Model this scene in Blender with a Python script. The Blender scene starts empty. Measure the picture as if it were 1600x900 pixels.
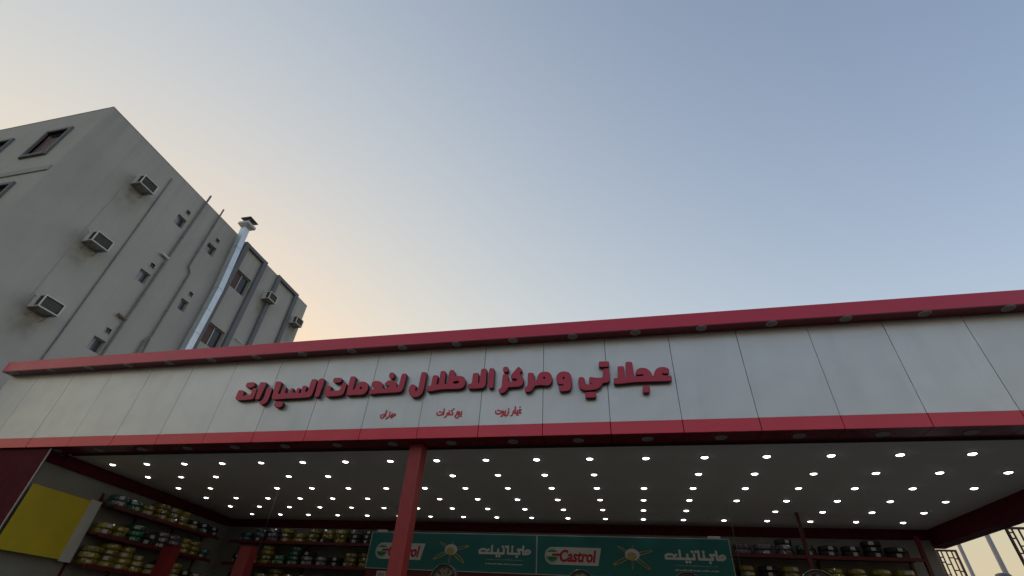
import bpy, bmesh, math, random
import numpy as np
from mathutils import Vector, Matrix

random.seed(11)
scene = bpy.context.scene
col = scene.collection
R = math.radians

# ---------------------------------------------------------------- camera
cam_data = bpy.data.cameras.new('camera')
cam_data.sensor_width = 36.0
cam_data.lens = 728.48 / 1600.0 * 36.0
cam_data.clip_start = 0.05
cam_data.clip_end = 3000.0
cam = bpy.data.objects.new('camera', cam_data)
col.objects.link(cam)
yaw, pitch, roll = -0.2564, 0.6474, 0.0685
fw = Vector((math.sin(yaw) * math.cos(pitch), math.cos(yaw) * math.cos(pitch), math.sin(pitch)))
rt = Vector((math.cos(yaw), -math.sin(yaw), 0.0))
up = rt.cross(fw)
rt2 = rt * math.cos(roll) + up * math.sin(roll)
up2 = up * math.cos(roll) - rt * math.sin(roll)
m = Matrix((rt2, up2, -fw)).transposed().to_4x4()
m.translation = Vector((0, 0, 1.6))
cam.matrix_world = m
scene.camera = cam

# ---------------------------------------------------------------- sky, sun, exposure
SUN_EL, SUN_AZ = R(2.5), R(-56)          # azimuth measured from +y towards +x
world = bpy.data.worlds.new('World')
scene.world = world
world.use_nodes = True
nt = world.node_tree
for n in list(nt.nodes):
    nt.nodes.remove(n)
sky = nt.nodes.new('ShaderNodeTexSky')
sky.sky_type = 'NISHITA'
sky.sun_disc = False
sky.sun_elevation = SUN_EL
sky.sun_rotation = SUN_AZ
sky.altitude = 0.0
sky.air_density = 1.3
sky.dust_density = 1.0
sky.ozone_density = 1.0
bg = nt.nodes.new('ShaderNodeBackground')
bg.inputs['Strength'].default_value = 0.15
out = nt.nodes.new('ShaderNodeOutputWorld')
# dusty evening air: the sky warms towards the sun and is bluer away from it
tcw = nt.nodes.new('ShaderNodeTexCoord')
dot = nt.nodes.new('ShaderNodeVectorMath')
dot.operation = 'DOT_PRODUCT'
dot.inputs[1].default_value = (math.sin(SUN_AZ) * math.cos(SUN_EL), math.cos(SUN_AZ) * math.cos(SUN_EL), math.sin(SUN_EL))
nt.links.new(tcw.outputs['Generated'], dot.inputs[0])
mrw = nt.nodes.new('ShaderNodeMapRange')
mrw.inputs['From Min'].default_value = -1.0
nt.links.new(dot.outputs['Value'], mrw.inputs['Value'])
pw = nt.nodes.new('ShaderNodeMath')
pw.operation = 'POWER'
pw.inputs[1].default_value = 0.994
nt.links.new(mrw.outputs[0], pw.inputs[0])
tint = nt.nodes.new('ShaderNodeMix')
tint.data_type = 'RGBA'
tint.inputs['A'].default_value = (1.480, 1.658, 2.449, 1)
tint.inputs['B'].default_value = (1.272, 1.045, 0.835, 1)
nt.links.new(pw.outputs[0], tint.inputs['Factor'])
mulw = nt.nodes.new('ShaderNodeMix')
mulw.data_type = 'RGBA'
mulw.blend_type = 'MULTIPLY'
mulw.inputs['Factor'].default_value = 1.0
lum = nt.nodes.new('ShaderNodeRGBToBW')
nt.links.new(sky.outputs['Color'], lum.inputs[0])
lpw = nt.nodes.new('ShaderNodeMath')
lpw.operation = 'POWER'
lpw.inputs[1].default_value = -0.791
lmx = nt.nodes.new('ShaderNodeMath')
lmx.operation = 'MAXIMUM'
lmx.inputs[1].default_value = 0.02
nt.links.new(lum.outputs[0], lmx.inputs[0])
nt.links.new(lmx.outputs[0], lpw.inputs[0])
# deeper towards the zenith away from the sun
sepz = nt.nodes.new('ShaderNodeSeparateXYZ')
nt.links.new(tcw.outputs['Generated'], sepz.inputs[0])
zc = nt.nodes.new('ShaderNodeClamp')
nt.links.new(sepz.outputs['Z'], zc.inputs['Value'])
inv = nt.nodes.new('ShaderNodeMath')
inv.operation = 'SUBTRACT'
inv.inputs[0].default_value = 1.0
nt.links.new(mrw.outputs[0], inv.inputs[1])
zt = nt.nodes.new('ShaderNodeMath')
zt.operation = 'MULTIPLY'
nt.links.new(inv.outputs[0], zt.inputs[0])
nt.links.new(zc.outputs[0], zt.inputs[1])
ze = nt.nodes.new('ShaderNodeMath')
ze.operation = 'MULTIPLY'
ze.inputs[1].default_value = -2.136
nt.links.new(zt.outputs[0], ze.inputs[0])
zx = nt.nodes.new('ShaderNodeMath')
zx.operation = 'EXPONENT'
nt.links.new(ze.outputs[0], zx.inputs[0])
lz = nt.nodes.new('ShaderNodeMath')
lz.operation = 'MULTIPLY'
nt.links.new(lpw.outputs[0], lz.inputs[0])
nt.links.new(zx.outputs[0], lz.inputs[1])
soft = nt.nodes.new('ShaderNodeVectorMath')
soft.operation = 'SCALE'
nt.links.new(sky.outputs['Color'], soft.inputs[0])
nt.links.new(lz.outputs[0], soft.inputs['Scale'])
nt.links.new(soft.outputs[0], mulw.inputs['A'])
nt.links.new(tint.outputs['Result'], mulw.inputs['B'])
# dust near the horizon washes the colour out towards cream, all the way round
sep = nt.nodes.new('ShaderNodeSeparateXYZ')
nt.links.new(tcw.outputs['Generated'], sep.inputs[0])
hz = nt.nodes.new('ShaderNodeMapRange')
hz.interpolation_type = 'SMOOTHSTEP'
hz.inputs['From Min'].default_value = 0.0
hz.inputs['From Max'].default_value = 0.5
hz.inputs['To Min'].default_value = 0.910
hz.inputs['To Max'].default_value = 0.0
nt.links.new(sep.outputs['Z'], hz.inputs['Value'])
bw = nt.nodes.new('ShaderNodeRGBToBW')
nt.links.new(mulw.outputs['Result'], bw.inputs[0])
crm = nt.nodes.new('ShaderNodeVectorMath')
crm.operation = 'SCALE'
crm.inputs[0].default_value = (0.666, 0.589, 0.452)
nt.links.new(bw.outputs[0], crm.inputs['Scale'])
hmx = nt.nodes.new('ShaderNodeMix')
hmx.data_type = 'RGBA'
nt.links.new(hz.outputs[0], hmx.inputs['Factor'])
nt.links.new(mulw.outputs['Result'], hmx.inputs['A'])
nt.links.new(crm.outputs[0], hmx.inputs['B'])
nt.links.new(hmx.outputs['Result'], bg.inputs['Color'])
nt.links.new(bg.outputs['Background'], out.inputs['Surface'])

sun_data = bpy.data.lights.new('sun', 'SUN')
sun_data.energy = 0.12
sun_data.angle = R(0.5)
sun_data.color = (1.0, 0.72, 0.45)
sun = bpy.data.objects.new('sun', sun_data)
col.objects.link(sun)
sd = Vector((math.sin(SUN_AZ) * math.cos(SUN_EL), math.cos(SUN_AZ) * math.cos(SUN_EL), math.sin(SUN_EL)))
sun.rotation_euler = sd.to_track_quat('Z', 'Y').to_euler()
sun.location = (-30, 20, 30)

scene.view_settings.view_transform = 'Standard'
scene.view_settings.look = 'None'
scene.view_settings.exposure = 2.2
scene.view_settings.gamma = 1.0
scene.view_settings.use_curve_mapping = False
scene.cycles.max_bounces = 8
scene.cycles.diffuse_bounces = 5

# ---------------------------------------------------------------- helpers
def finish(name, bm, mat, parent=None, smooth=False):
    me = bpy.data.meshes.new(name)
    bmesh.ops.recalc_face_normals(bm, faces=bm.faces)
    bm.to_mesh(me)
    bm.free()
    if smooth:
        for p in me.polygons:
            p.use_smooth = True
    return place(name, me, mat, parent)

def place(name, me, mat, parent=None):
    if mat is not None and len(me.materials) == 0:
        me.materials.append(mat)
    o = bpy.data.objects.new(name, me)
    col.objects.link(o)
    if parent is not None:
        o.parent = parent
        o.matrix_parent_inverse = Matrix.Translation(parent.location).inverted() if parent.rotation_euler.z == 0 else (Matrix.Translation(parent.location) @ parent.rotation_euler.to_matrix().to_4x4()).inverted()
    return o

def local(name, me, mat, parent):           # child whose mesh is in the parent's own coordinates
    if mat is not None and len(me.materials) == 0:
        me.materials.append(mat)
    o = bpy.data.objects.new(name, me)
    col.objects.link(o)
    o.parent = parent
    return o

def tag(o, label, cat, group=None):
    o['label'] = label
    o['category'] = cat
    if group:
        o['group'] = group
    return o

def structure(o):
    o['kind'] = 'structure'
    return o

def thing(name, label, cat, loc=(0, 0, 0), group=None, rz=0.0):
    o = bpy.data.objects.new(name, None)
    o.empty_display_size = 0.2
    o.location = loc
    o.rotation_euler = (0, 0, rz)
    col.objects.link(o)
    return tag(o, label, cat, group)

def add_box(bm, x0, x1, y0, y1, z0, z1, bev=0.0, M=None):
    vs = [bm.verts.new((x, y, z)) for z in (z0, z1) for y in (y0, y1) for x in (x0, x1)]
    fs = [(0, 2, 3, 1), (4, 5, 7, 6), (0, 1, 5, 4), (2, 6, 7, 3), (0, 4, 6, 2), (1, 3, 7, 5)]
    faces = [bm.faces.new([vs[i] for i in f]) for f in fs]
    if bev > 0:
        es = list({e for f in faces for e in f.edges})
        r = bmesh.ops.bevel(bm, geom=es, offset=bev, segments=1, affect='EDGES', profile=0.5)
        vs = list({v for f in r['faces'] for v in f.verts} | {v for v in vs if v.is_valid})
    if M is not None:
        for v in vs:
            v.co = M @ v.co
    return vs

def boxmesh(name, dims, mat, parent=None, bev=0.0, M=None):
    bm = bmesh.new()
    add_box(bm, *dims, bev=bev, M=M)
    return finish(name, bm, mat, parent)

def add_tube(bm, a, b, r, n=10, cap=True):
    a, b = Vector(a), Vector(b)
    d = (b - a).normalized()
    q = Vector((0, 0, 1)) if abs(d.z) < 0.9 else Vector((1, 0, 0))
    u = d.cross(q).normalized()
    v = d.cross(u)
    ra = [bm.verts.new(a + (u * math.cos(t) + v * math.sin(t)) * r) for t in [2 * math.pi * i / n for i in range(n)]]
    rb = [bm.verts.new(b + (u * math.cos(t) + v * math.sin(t)) * r) for t in [2 * math.pi * i / n for i in range(n)]]
    for i in range(n):
        bm.faces.new((ra[i], ra[(i + 1) % n], rb[(i + 1) % n], rb[i]))
    if cap:
        bm.faces.new(ra)
        bm.faces.new(rb)

def add_lathe(bm, prof, n=24, M=None, closed=False):
    rings = []
    for r, z in prof:
        if r < 1e-6:
            rings.append([bm.verts.new((0, 0, z))])
        else:
            rings.append([bm.verts.new((r * math.cos(2 * math.pi * i / n), r * math.sin(2 * math.pi * i / n), z)) for i in range(n)])
    seq = list(range(len(rings) - 1)) + ([len(rings) - 1] if closed else [])
    for k in seq:
        A, B = rings[k], rings[(k + 1) % len(rings)]
        for i in range(n):
            j = (i + 1) % n
            if len(A) == 1 and len(B) == 1:
                continue
            if len(A) == 1:
                bm.faces.new((A[0], B[i], B[j]))
            elif len(B) == 1:
                bm.faces.new((A[i], A[j], B[0]))
            else:
                bm.faces.new((A[i], A[j], B[j], B[i]))
    if M is not None:
        for ring in rings:
            for v in ring:
                v.co = M @ v.co

# ---------------------------------------------------------------- materials
def mat(name, color, rough=0.6, metal=0.0, noise=0.0, scale=3.0, bump=0.0, bscale=60.0, spec=0.5, coat=0.0,
        stain=0.0, stain_col=(0.05, 0.045, 0.04), stain_scale=(1.0, 1.0, 0.15), rough_var=0.0, wave=0.0, objvar=0.0, coord='Object'):
    mt = bpy.data.materials.new(name)
    mt.use_nodes = True
    t = mt.node_tree
    p = t.nodes['Principled BSDF']
    p.inputs['Roughness'].default_value = rough
    p.inputs['Metallic'].default_value = metal
    p.inputs['Specular IOR Level'].default_value = spec
    p.inputs['Coat Weight'].default_value = coat
    tc = t.nodes.new('ShaderNodeNewGeometry')
    pos = tc.outputs['Position']
    c = None
    rgb = t.nodes.new('ShaderNodeRGB')
    rgb.outputs[0].default_value = (*color, 1)
    c = rgb.outputs[0]
    def noise_node(sc, detail=5.0, vec=None):
        n = t.nodes.new('ShaderNodeTexNoise')
        n.inputs['Scale'].default_value = sc
        n.inputs['Detail'].default_value = detail
        n.inputs['Roughness'].default_value = 0.6
        t.links.new(vec if vec is not None else pos, n.inputs['Vector'])
        return n.outputs['Fac']
    def mixv(c, fac, mul_lo, mul_hi):
        mr = t.nodes.new('ShaderNodeMapRange')
        mr.inputs['From Min'].default_value = 0.25
        mr.inputs['From Max'].default_value = 0.75
        mr.inputs['To Min'].default_value = mul_lo
        mr.inputs['To Max'].default_value = mul_hi
        t.links.new(fac, mr.inputs['Value'])
        vm = t.nodes.new('ShaderNodeVectorMath')
        vm.operation = 'SCALE'
        t.links.new(c, vm.inputs[0])
        t.links.new(mr.outputs[0], vm.inputs['Scale'])
        return vm.outputs[0]
    if noise > 0:
        c = mixv(c, noise_node(scale), 1 - noise, 1 + noise)
    if objvar > 0:
        oi = t.nodes.new('ShaderNodeObjectInfo')
        mr = t.nodes.new('ShaderNodeMapRange')
        mr.inputs['To Min'].default_value = 1 - objvar
        mr.inputs['To Max'].default_value = 1 + objvar
        t.links.new(oi.outputs['Random'], mr.inputs['Value'])
        vm = t.nodes.new('ShaderNodeVectorMath')
        vm.operation = 'SCALE'
        t.links.new(c, vm.inputs[0])
        t.links.new(mr.outputs[0], vm.inputs['Scale'])
        c = vm.outputs[0]
    if stain > 0:
        mp = t.nodes.new('ShaderNodeMapping')
        mp.inputs['Scale'].default_value = stain_scale
        t.links.new(pos, mp.inputs['Vector'])
        f = noise_node(1.6, 7.0, mp.outputs[0])
        mr = t.nodes.new('ShaderNodeMapRange')
        mr.inputs['From Min'].default_value = 0.5
        mr.inputs['From Max'].default_value = 0.78
        mr.inputs['To Max'].default_value = stain
        t.links.new(f, mr.inputs['Value'])
        mx = t.nodes.new('ShaderNodeMix')
        mx.data_type = 'RGBA'
        mx.inputs['B'].default_value = (*stain_col, 1)
        t.links.new(mr.outputs[0], mx.inputs['Factor'])
        t.links.new(c, mx.inputs['A'])
        c = mx.outputs['Result']
    t.links.new(c, p.inputs['Base Color'])
    if rough_var > 0:
        mr = t.nodes.new('ShaderNodeMapRange')
        mr.inputs['From Min'].default_value = 0.3
        mr.inputs['From Max'].default_value = 0.7
        mr.inputs['To Min'].default_value = max(0.02, rough - rough_var)
        mr.inputs['To Max'].default_value = min(1, rough + rough_var)
        t.links.new(noise_node(2.3, 6), mr.inputs['Value'])
        t.links.new(mr.outputs[0], p.inputs['Roughness'])
    nrm = None
    if bump > 0:
        b = t.nodes.new('ShaderNodeBump')
        b.inputs['Strength'].default_value = bump
        b.inputs['Distance'].default_value = 0.01
        t.links.new(noise_node(bscale, 4), b.inputs['Height'])
        nrm = b.outputs['Normal']
    if wave > 0:
        b = t.nodes.new('ShaderNodeBump')
        b.inputs['Strength'].default_value = 1.0
        b.inputs['Distance'].default_value = wave
        t.links.new(noise_node(1.3, 1), b.inputs['Height'])
        if nrm is not None:
            t.links.new(nrm, b.inputs['Normal'])
        nrm = b.outputs['Normal']
    if nrm is not None:
        t.links.new(nrm, p.inputs['Normal'])
    return mt

def emit(name, color, strength):
    mt = bpy.data.materials.new(name)
    mt.use_nodes = True
    t = mt.node_tree
    t.nodes.clear()
    e = t.nodes.new('ShaderNodeEmission')
    e.inputs['Color'].default_value = (*color, 1)
    e.inputs['Strength'].default_value = strength
    o = t.nodes.new('ShaderNodeOutputMaterial')
    t.links.new(e.outputs[0], o.inputs['Surface'])
    return mt

def foil(name, color, dark):
    """tyre wrapped round in a strip of thin shiny film: the turns of the strip cross the tread"""
    mt = bpy.data.materials.new(name)
    mt.use_nodes = True
    t = mt.node_tree
    p = t.nodes['Principled BSDF']
    p.inputs['Roughness'].default_value = 0.2
    p.inputs['Specular IOR Level'].default_value = 0.8
    p.inputs['Coat Weight'].default_value = 1.0
    p.inputs['Coat Roughness'].default_value = 0.06
    tc = t.nodes.new('ShaderNodeTexCoord')
    n = t.nodes.new('ShaderNodeTexNoise')
    n.inputs['Scale'].default_value = 14
    n.inputs['Detail'].default_value = 4
    t.links.new(tc.outputs['Object'], n.inputs['Vector'])
    oi = t.nodes.new('ShaderNodeObjectInfo')
    ad = t.nodes.new('ShaderNodeMath')
    ad.operation = 'MULTIPLY_ADD'
    ad.inputs[1].default_value = 0.5
    t.links.new(oi.outputs['Random'], ad.inputs[0])
    t.links.new(n.outputs['Fac'], ad.inputs[2])
    cr = t.nodes.new('ShaderNodeMix')
    cr.data_type = 'RGBA'
    cr.inputs['A'].default_value = (*dark, 1)
    cr.inputs['B'].default_value = (*color, 1)
    mr = t.nodes.new('ShaderNodeMapRange')
    mr.inputs['From Min'].default_value = 0.35
    mr.inputs['From Max'].default_value = 0.85
    t.links.new(ad.outputs[0], mr.inputs['Value'])
    t.links.new(mr.outputs[0], cr.inputs['Factor'])
    t.links.new(cr.outputs['Result'], p.inputs['Base Color'])
    b = t.nodes.new('ShaderNodeBump')
    b.inputs['Strength'].default_value = 0.7
    b.inputs['Distance'].default_value = 0.02
    n2 = t.nodes.new('ShaderNodeTexNoise')
    n2.inputs['Scale'].default_value = 30
    t.links.new(tc.outputs['Object'], n2.inputs['Vector'])
    t.links.new(n2.outputs['Fac'], b.inputs['Height'])
    t.links.new(b.outputs['Normal'], p.inputs['Normal'])
    return mt

M = {}
M['asphalt'] = mat('asphalt', (0.055, 0.054, 0.052), 0.9, noise=0.25, scale=2, bump=0.4, bscale=90)
M['paving'] = mat('paving', (0.085, 0.08, 0.072), 0.85, noise=0.15, scale=3)
M['floor'] = mat('workshop_floor', (0.31, 0.28, 0.235), 0.5, noise=0.25, scale=1.5, stain=0.5)
M['acp_grey'] = mat('grey_composite_panel', (0.70, 0.69, 0.655), 0.36, metal=0.35, noise=0.035, scale=1.1, rough_var=0.06, wave=0.004, objvar=0.04,
                    stain=0.12, stain_col=(0.30, 0.28, 0.25), stain_scale=(2.5, 2.5, 0.25))
M['acp_red'] = mat('red_composite_panel', (0.84, 0.034, 0.065), 0.17, noise=0.04, scale=1.3, rough_var=0.07, wave=0.010)
M['acp_red_cap'] = mat('red_cap_panel', (0.70, 0.030, 0.066), 0.19, noise=0.05, scale=1.0, rough_var=0.08, wave=0.006, coat=0.0)
M['underside_red'] = mat('dark_red_underside', (0.20, 0.012, 0.020), 0.18, noise=0.1, scale=1.5, rough_var=0.08, wave=0.012)  # darker red for the undersides of cap and lower band
M['backing'] = mat('dark_joint', (0.03, 0.03, 0.03), 0.8)
M['letter_face'] = mat('letter_face', (0.60, 0.040, 0.075), 0.4, noise=0.05, scale=3)
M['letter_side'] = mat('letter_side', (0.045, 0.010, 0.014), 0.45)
M['vinyl_red'] = mat('red_vinyl', (0.72, 0.03, 0.06), 0.4)
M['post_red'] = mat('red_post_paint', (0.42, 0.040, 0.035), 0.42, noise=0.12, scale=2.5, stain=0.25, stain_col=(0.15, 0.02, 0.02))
M['maroon'] = mat('maroon_cladding', (0.105, 0.010, 0.015), 0.6, noise=0.25, scale=9, bump=0.3, bscale=40, spec=0.08)
M['lift_red'] = mat('red_lift_paint', (0.26, 0.022, 0.03), 0.4, noise=0.15, scale=3)
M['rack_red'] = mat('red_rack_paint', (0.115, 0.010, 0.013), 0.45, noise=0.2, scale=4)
M['gypsum'] = mat('ceiling_board', (0.70, 0.65, 0.555), 0.8, noise=0.03, scale=0.8)
M['plaster'] = mat('cream_plaster', (0.29, 0.28, 0.235), 0.85, noise=0.10, scale=1.2, stain=0.2, stain_col=(0.2, 0.18, 0.14))
M['led'] = emit('lit_led_lens', (1.0, 0.97, 0.93), 2.1)
M['led_cool'] = emit('cool_led_lens', (0.90, 0.95, 1.0), 2.3)
M['led_dim'] = emit('weak_led_lens', (1.0, 0.96, 0.88), 1.2)
M['lamp_metal'] = mat('white_lamp_ring', (0.45, 0.44, 0.42), 0.35)
M['lens_off'] = mat('unlit_lens', (0.30, 0.29, 0.28), 0.3)
M['stucco'] = mat('grey_stucco', (0.46, 0.455, 0.415), 0.9, noise=0.07, scale=0.5, bump=0.5, bscale=22, stain=0.13,
                  stain_col=(0.16, 0.155, 0.145), stain_scale=(1.2, 1.2, 0.12))
M['band_paint'] = mat('grey_band_paint', (0.17, 0.18, 0.19), 0.85, noise=0.1, scale=1.0, bump=0.2, bscale=30)
M['reveal'] = mat('window_surround', (0.20, 0.20, 0.21), 0.85, noise=0.1, scale=2)
M['glass'] = mat('window_glass', (0.13, 0.15, 0.18), 0.12, spec=0.6, noise=0.3, scale=2.0)
M['dark_glass'] = mat('dark_tinted_glass', (0.03, 0.032, 0.034), 0.15, spec=0.5)
M['curtain'] = mat('frosted_pane', (0.30, 0.34, 0.36), 0.35, noise=0.25, scale=5)
M['shutter'] = mat('brown_shutter', (0.11, 0.055, 0.045), 0.6, noise=0.2, scale=4)
M['alu'] = mat('aluminium_frame', (0.42, 0.42, 0.42), 0.4, metal=0.5)
M['vent_dust'] = mat('dusty_vent', (0.26, 0.24, 0.22), 0.9)
M['moulding'] = mat('moulding_render', (0.38, 0.385, 0.365), 0.9, noise=0.08, scale=1)
M['room'] = mat('dark_room', (0.06, 0.062, 0.068), 0.9)
M['pvc'] = mat('grey_drain_pipe', (0.20, 0.19, 0.18), 0.6, noise=0.15, scale=3)
M['pvc_white'] = mat('white_drain_pipe', (0.66, 0.64, 0.60), 0.5)
M['pvc_brown'] = mat('brown_drain_pipe', (0.20, 0.15, 0.12), 0.6)
M['ac_case'] = mat('air_conditioner_case', (0.74, 0.71, 0.64), 0.55, noise=0.12, scale=6, stain=0.35, stain_col=(0.22, 0.2, 0.17))
M['ac_grille'] = mat('air_conditioner_coil', (0.17, 0.17, 0.16), 0.6)
M['ac_base'] = mat('air_conditioner_pan', (0.34, 0.34, 0.31), 0.7, noise=0.2, scale=8)
M['galv'] = mat('galvanised_sheet', (0.66, 0.72, 0.76), 0.38, metal=0.55, noise=0.10, scale=5, rough_var=0.12, wave=0.008)
M['galv_dull'] = mat('dull_galvanised_sheet', (0.50, 0.50, 0.48), 0.55, metal=0.3, noise=0.1, scale=5)
M['cowl_dark'] = mat('dark_cowl_sheet', (0.10, 0.095, 0.09), 0.5, metal=0.4)
M['yellow'] = mat('yellow_sheet', (0.62, 0.47, 0.02), 0.55, noise=0.08, scale=2.2, stain=0.15, stain_col=(0.3, 0.22, 0.02))
M['white_strip'] = mat('pale_board_margin', (0.55, 0.54, 0.48), 0.6, noise=0.05)
M['banner'] = mat('green_banner_sheet', (0.007, 0.16, 0.145), 0.45, noise=0.10, scale=1.2, wave=0.006)
M['print_white'] = mat('white_print', (0.62, 0.62, 0.58), 0.5)
M['print_red'] = mat('red_print', (0.48, 0.015, 0.03), 0.5)
M['print_green'] = mat('green_print', (0.01, 0.22, 0.07), 0.5)
M['print_gold'] = mat('gold_print', (0.42, 0.34, 0.12), 0.45, noise=0.35, scale=9)
M['print_grey'] = mat('pale_small_print', (0.30, 0.36, 0.33), 0.5)
M['banner_frame'] = mat('banner_frame', (0.5, 0.52, 0.5), 0.4, metal=0.3)
M['rubber'] = mat('black_rubber', (0.018, 0.018, 0.019), 0.7, noise=0.2, scale=20)
M['sticker'] = mat('white_tyre_label', (0.45, 0.44, 0.42), 0.4)
M['foil_yellow'] = foil('yellow_film', (0.27, 0.215, 0.015), (0.07, 0.052, 0.005))
M['foil_green'] = foil('green_film', (0.010, 0.16, 0.075), (0.005, 0.05, 0.03))
M['foil_violet'] = foil('violet_grey_film', (0.13, 0.105, 0.145), (0.06, 0.05, 0.075))
M['foil_teal'] = foil('blue_grey_film', (0.04, 0.11, 0.12), (0.02, 0.05, 0.055))
M['alloy'] = mat('polished_alloy', (0.75, 0.70, 0.60), 0.16, metal=1.0)
M['alloy_dark'] = mat('dark_alloy', (0.10, 0.095, 0.085), 0.3, metal=0.8)
M['alloy_face'] = mat('brushed_alloy', (0.30, 0.27, 0.22), 0.3, metal=0.9)
M['lattice'] = mat('brown_lattice_paint', (0.085, 0.022, 0.024), 0.5, noise=0.2, scale=6)
M['pole'] = mat('grey_pole_paint', (0.33, 0.31, 0.31), 0.5, noise=0.1, scale=2)
M['cap_stone'] = mat('post_cap', (0.20, 0.17, 0.18), 0.7, noise=0.15, scale=5)
M['far_wall'] = mat('tan_render', (0.26, 0.22, 0.17), 0.9, noise=0.1, scale=0.6, stain=0.2)
M['cable'] = mat('grey_cable', (0.16, 0.155, 0.14), 0.6)

def soil_wall(src, name, spots, z_top):
    """render with rusty drip marks round given (y, z) spots and grime running down from the parapet"""
    mt = src.copy()
    mt.name = name
    t = mt.node_tree
    p = t.nodes['Principled BSDF']
    base = p.inputs['Base Color'].links[0].from_socket
    g = t.nodes.new('ShaderNodeNewGeometry')
    sx = t.nodes.new('ShaderNodeSeparateXYZ')
    t.links.new(g.outputs['Position'], sx.inputs[0])
    def math_(op, a, b=None):
        n = t.nodes.new('ShaderNodeMath')
        n.operation = op
        for i, v in enumerate((a, b)):
            if v is None:
                continue
            if isinstance(v, (int, float)):
                n.inputs[i].default_value = v
            else:
                t.links.new(v, n.inputs[i])
        return n.outputs[0]
    acc = None
    for (y, z) in spots:
        dy = math_('DIVIDE', math_('SUBTRACT', sx.outputs['Y'], y), 0.55)
        dz = math_('DIVIDE', math_('SUBTRACT', sx.outputs['Z'], z), 0.95)
        r2 = math_('ADD', math_('MULTIPLY', dy, dy), math_('MULTIPLY', dz, dz))
        e = math_('EXPONENT', math_('MULTIPLY', r2, -1.4))
        acc = e if acc is None else math_('MAXIMUM', acc, e)
    n1 = t.nodes.new('ShaderNodeTexNoise')
    n1.inputs['Scale'].default_value = 2.6
    n1.inputs['Detail'].default_value = 8
    t.links.new(g.outputs['Position'], n1.inputs['Vector'])
    f1 = math_('MULTIPLY', math_('MULTIPLY', acc, n1.outputs['Fac']), 1.15)
    mx = t.nodes.new('ShaderNodeMix')
    mx.data_type = 'RGBA'
    mx.inputs['B'].default_value = (0.17, 0.155, 0.115, 1)
    t.links.new(f1, mx.inputs['Factor'])
    t.links.new(base, mx.inputs['A'])
    mp = t.nodes.new('ShaderNodeMapping')
    mp.inputs['Scale'].default_value = (3.0, 3.0, 0.10)
    t.links.new(g.outputs['Position'], mp.inputs['Vector'])
    n2 = t.nodes.new('ShaderNodeTexNoise')
    n2.inputs['Scale'].default_value = 1.3
    n2.inputs['Detail'].default_value = 8
    t.links.new(mp.outputs[0], n2.inputs['Vector'])
    fall = math_('EXPONENT', math_('MULTIPLY', math_('SUBTRACT', z_top, sx.outputs['Z']), -0.55))
    mr = t.nodes.new('ShaderNodeMapRange')
    mr.inputs['From Min'].default_value = 0.42
    mr.inputs['From Max'].default_value = 0.72
    t.links.new(n2.outputs['Fac'], mr.inputs['Value'])
    f2 = math_('MULTIPLY', math_('MULTIPLY', mr.outputs[0], fall), 0.22)
    mx2 = t.nodes.new('ShaderNodeMix')
    mx2.data_type = 'RGBA'
    mx2.inputs['B'].default_value = (0.14, 0.14, 0.13, 1)
    t.links.new(f2, mx2.inputs['Factor'])
    t.links.new(mx.outputs['Result'], mx2.inputs['A'])
    # patched areas of slightly different render
    n3 = t.nodes.new('ShaderNodeTexVoronoi')
    n3.inputs['Scale'].default_value = 0.33
    t.links.new(g.outputs['Position'], n3.inputs['Vector'])
    bwv = t.nodes.new('ShaderNodeRGBToBW')
    t.links.new(n3.outputs['Color'], bwv.inputs[0])
    mr3 = t.nodes.new('ShaderNodeMapRange')
    mr3.inputs['To Min'].default_value = 0.95
    mr3.inputs['To Max'].default_value = 1.05
    t.links.new(bwv.outputs[0], mr3.inputs['Value'])
    vm = t.nodes.new('ShaderNodeVectorMath')
    vm.operation = 'SCALE'
    t.links.new(mx2.outputs['Result'], vm.inputs[0])
    t.links.new(mr3.outputs[0], vm.inputs['Scale'])
    t.links.new(vm.outputs[0], p.inputs['Base Color'])
    return mt
M['stucco_side'] = soil_wall(M['stucco'], 'soiled_grey_stucco', [(9.0, 15.2), (8.9, 12.0), (8.9, 9.1), (17.3, 15.4), (19.8, 15.5)], 17.56)

# ================================================================ SETTING
FY = 8.205                                  # fascia plane
ground = structure(boxmesh('ground', (-900, 900, -900, 900, -0.6, -0.15), M['asphalt']))
structure(boxmesh('pavement', (-60, 40, 3.2, 30, -0.149, -0.004), M['paving'], bev=0.01))
structure(boxmesh('workshop_floor', (-15.6, 8.0, 8.36, 16.05, -0.003, 0.03), M['floor']))

# ================================================================ WORKSHOP BUILDING
shop = thing('workshop_building', 'low open-fronted workshop with grey panelled fascia, red cap and red lower band', 'building', (-3.8, 8.2, 0))
XL, XR = -15.84, 8.2
joints = [XL] + [-13.5975 + 1.22 * k for k in range(-1, 18)]
joints = [x for x in joints if x < XR - 0.3] + [XR]
GAP = 0.0042
# framing behind the panels
boxmesh('fascia_frame', (XL + 0.01, XR - 0.01, FY + 0.034, FY + 0.10, 4.60, 6.60), M['backing'], shop)
for i in range(len(joints) - 1):
    a, b = joints[i] + GAP, joints[i + 1] - GAP
    dy = random.uniform(-0.0025, 0.0025)
    boxmesh('fascia_panel', (a, b, FY + dy, FY + 0.032, 4.806, 6.60), M['acp_grey'], shop, bev=0.003)
    bm = bmesh.new()                        # lower band: front face folded back under the fascia as a soffit
    add_box(bm, a + 0.002, b - 0.002, FY - 0.006 + dy, FY + 0.03, 4.582, 4.803, bev=0.003)
    o = finish('band_panel', bm, M['acp_red'], shop)
    boxmesh('soffit_panel', (a, b, FY + 0.031, 8.735, 4.584, 4.597), M['underside_red'], shop, bev=0.002)
boxmesh('soffit_edge', (-12.85, XR - 0.42, 8.737, 8.765, 4.548, 4.5985), M['backing'], shop)
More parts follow.
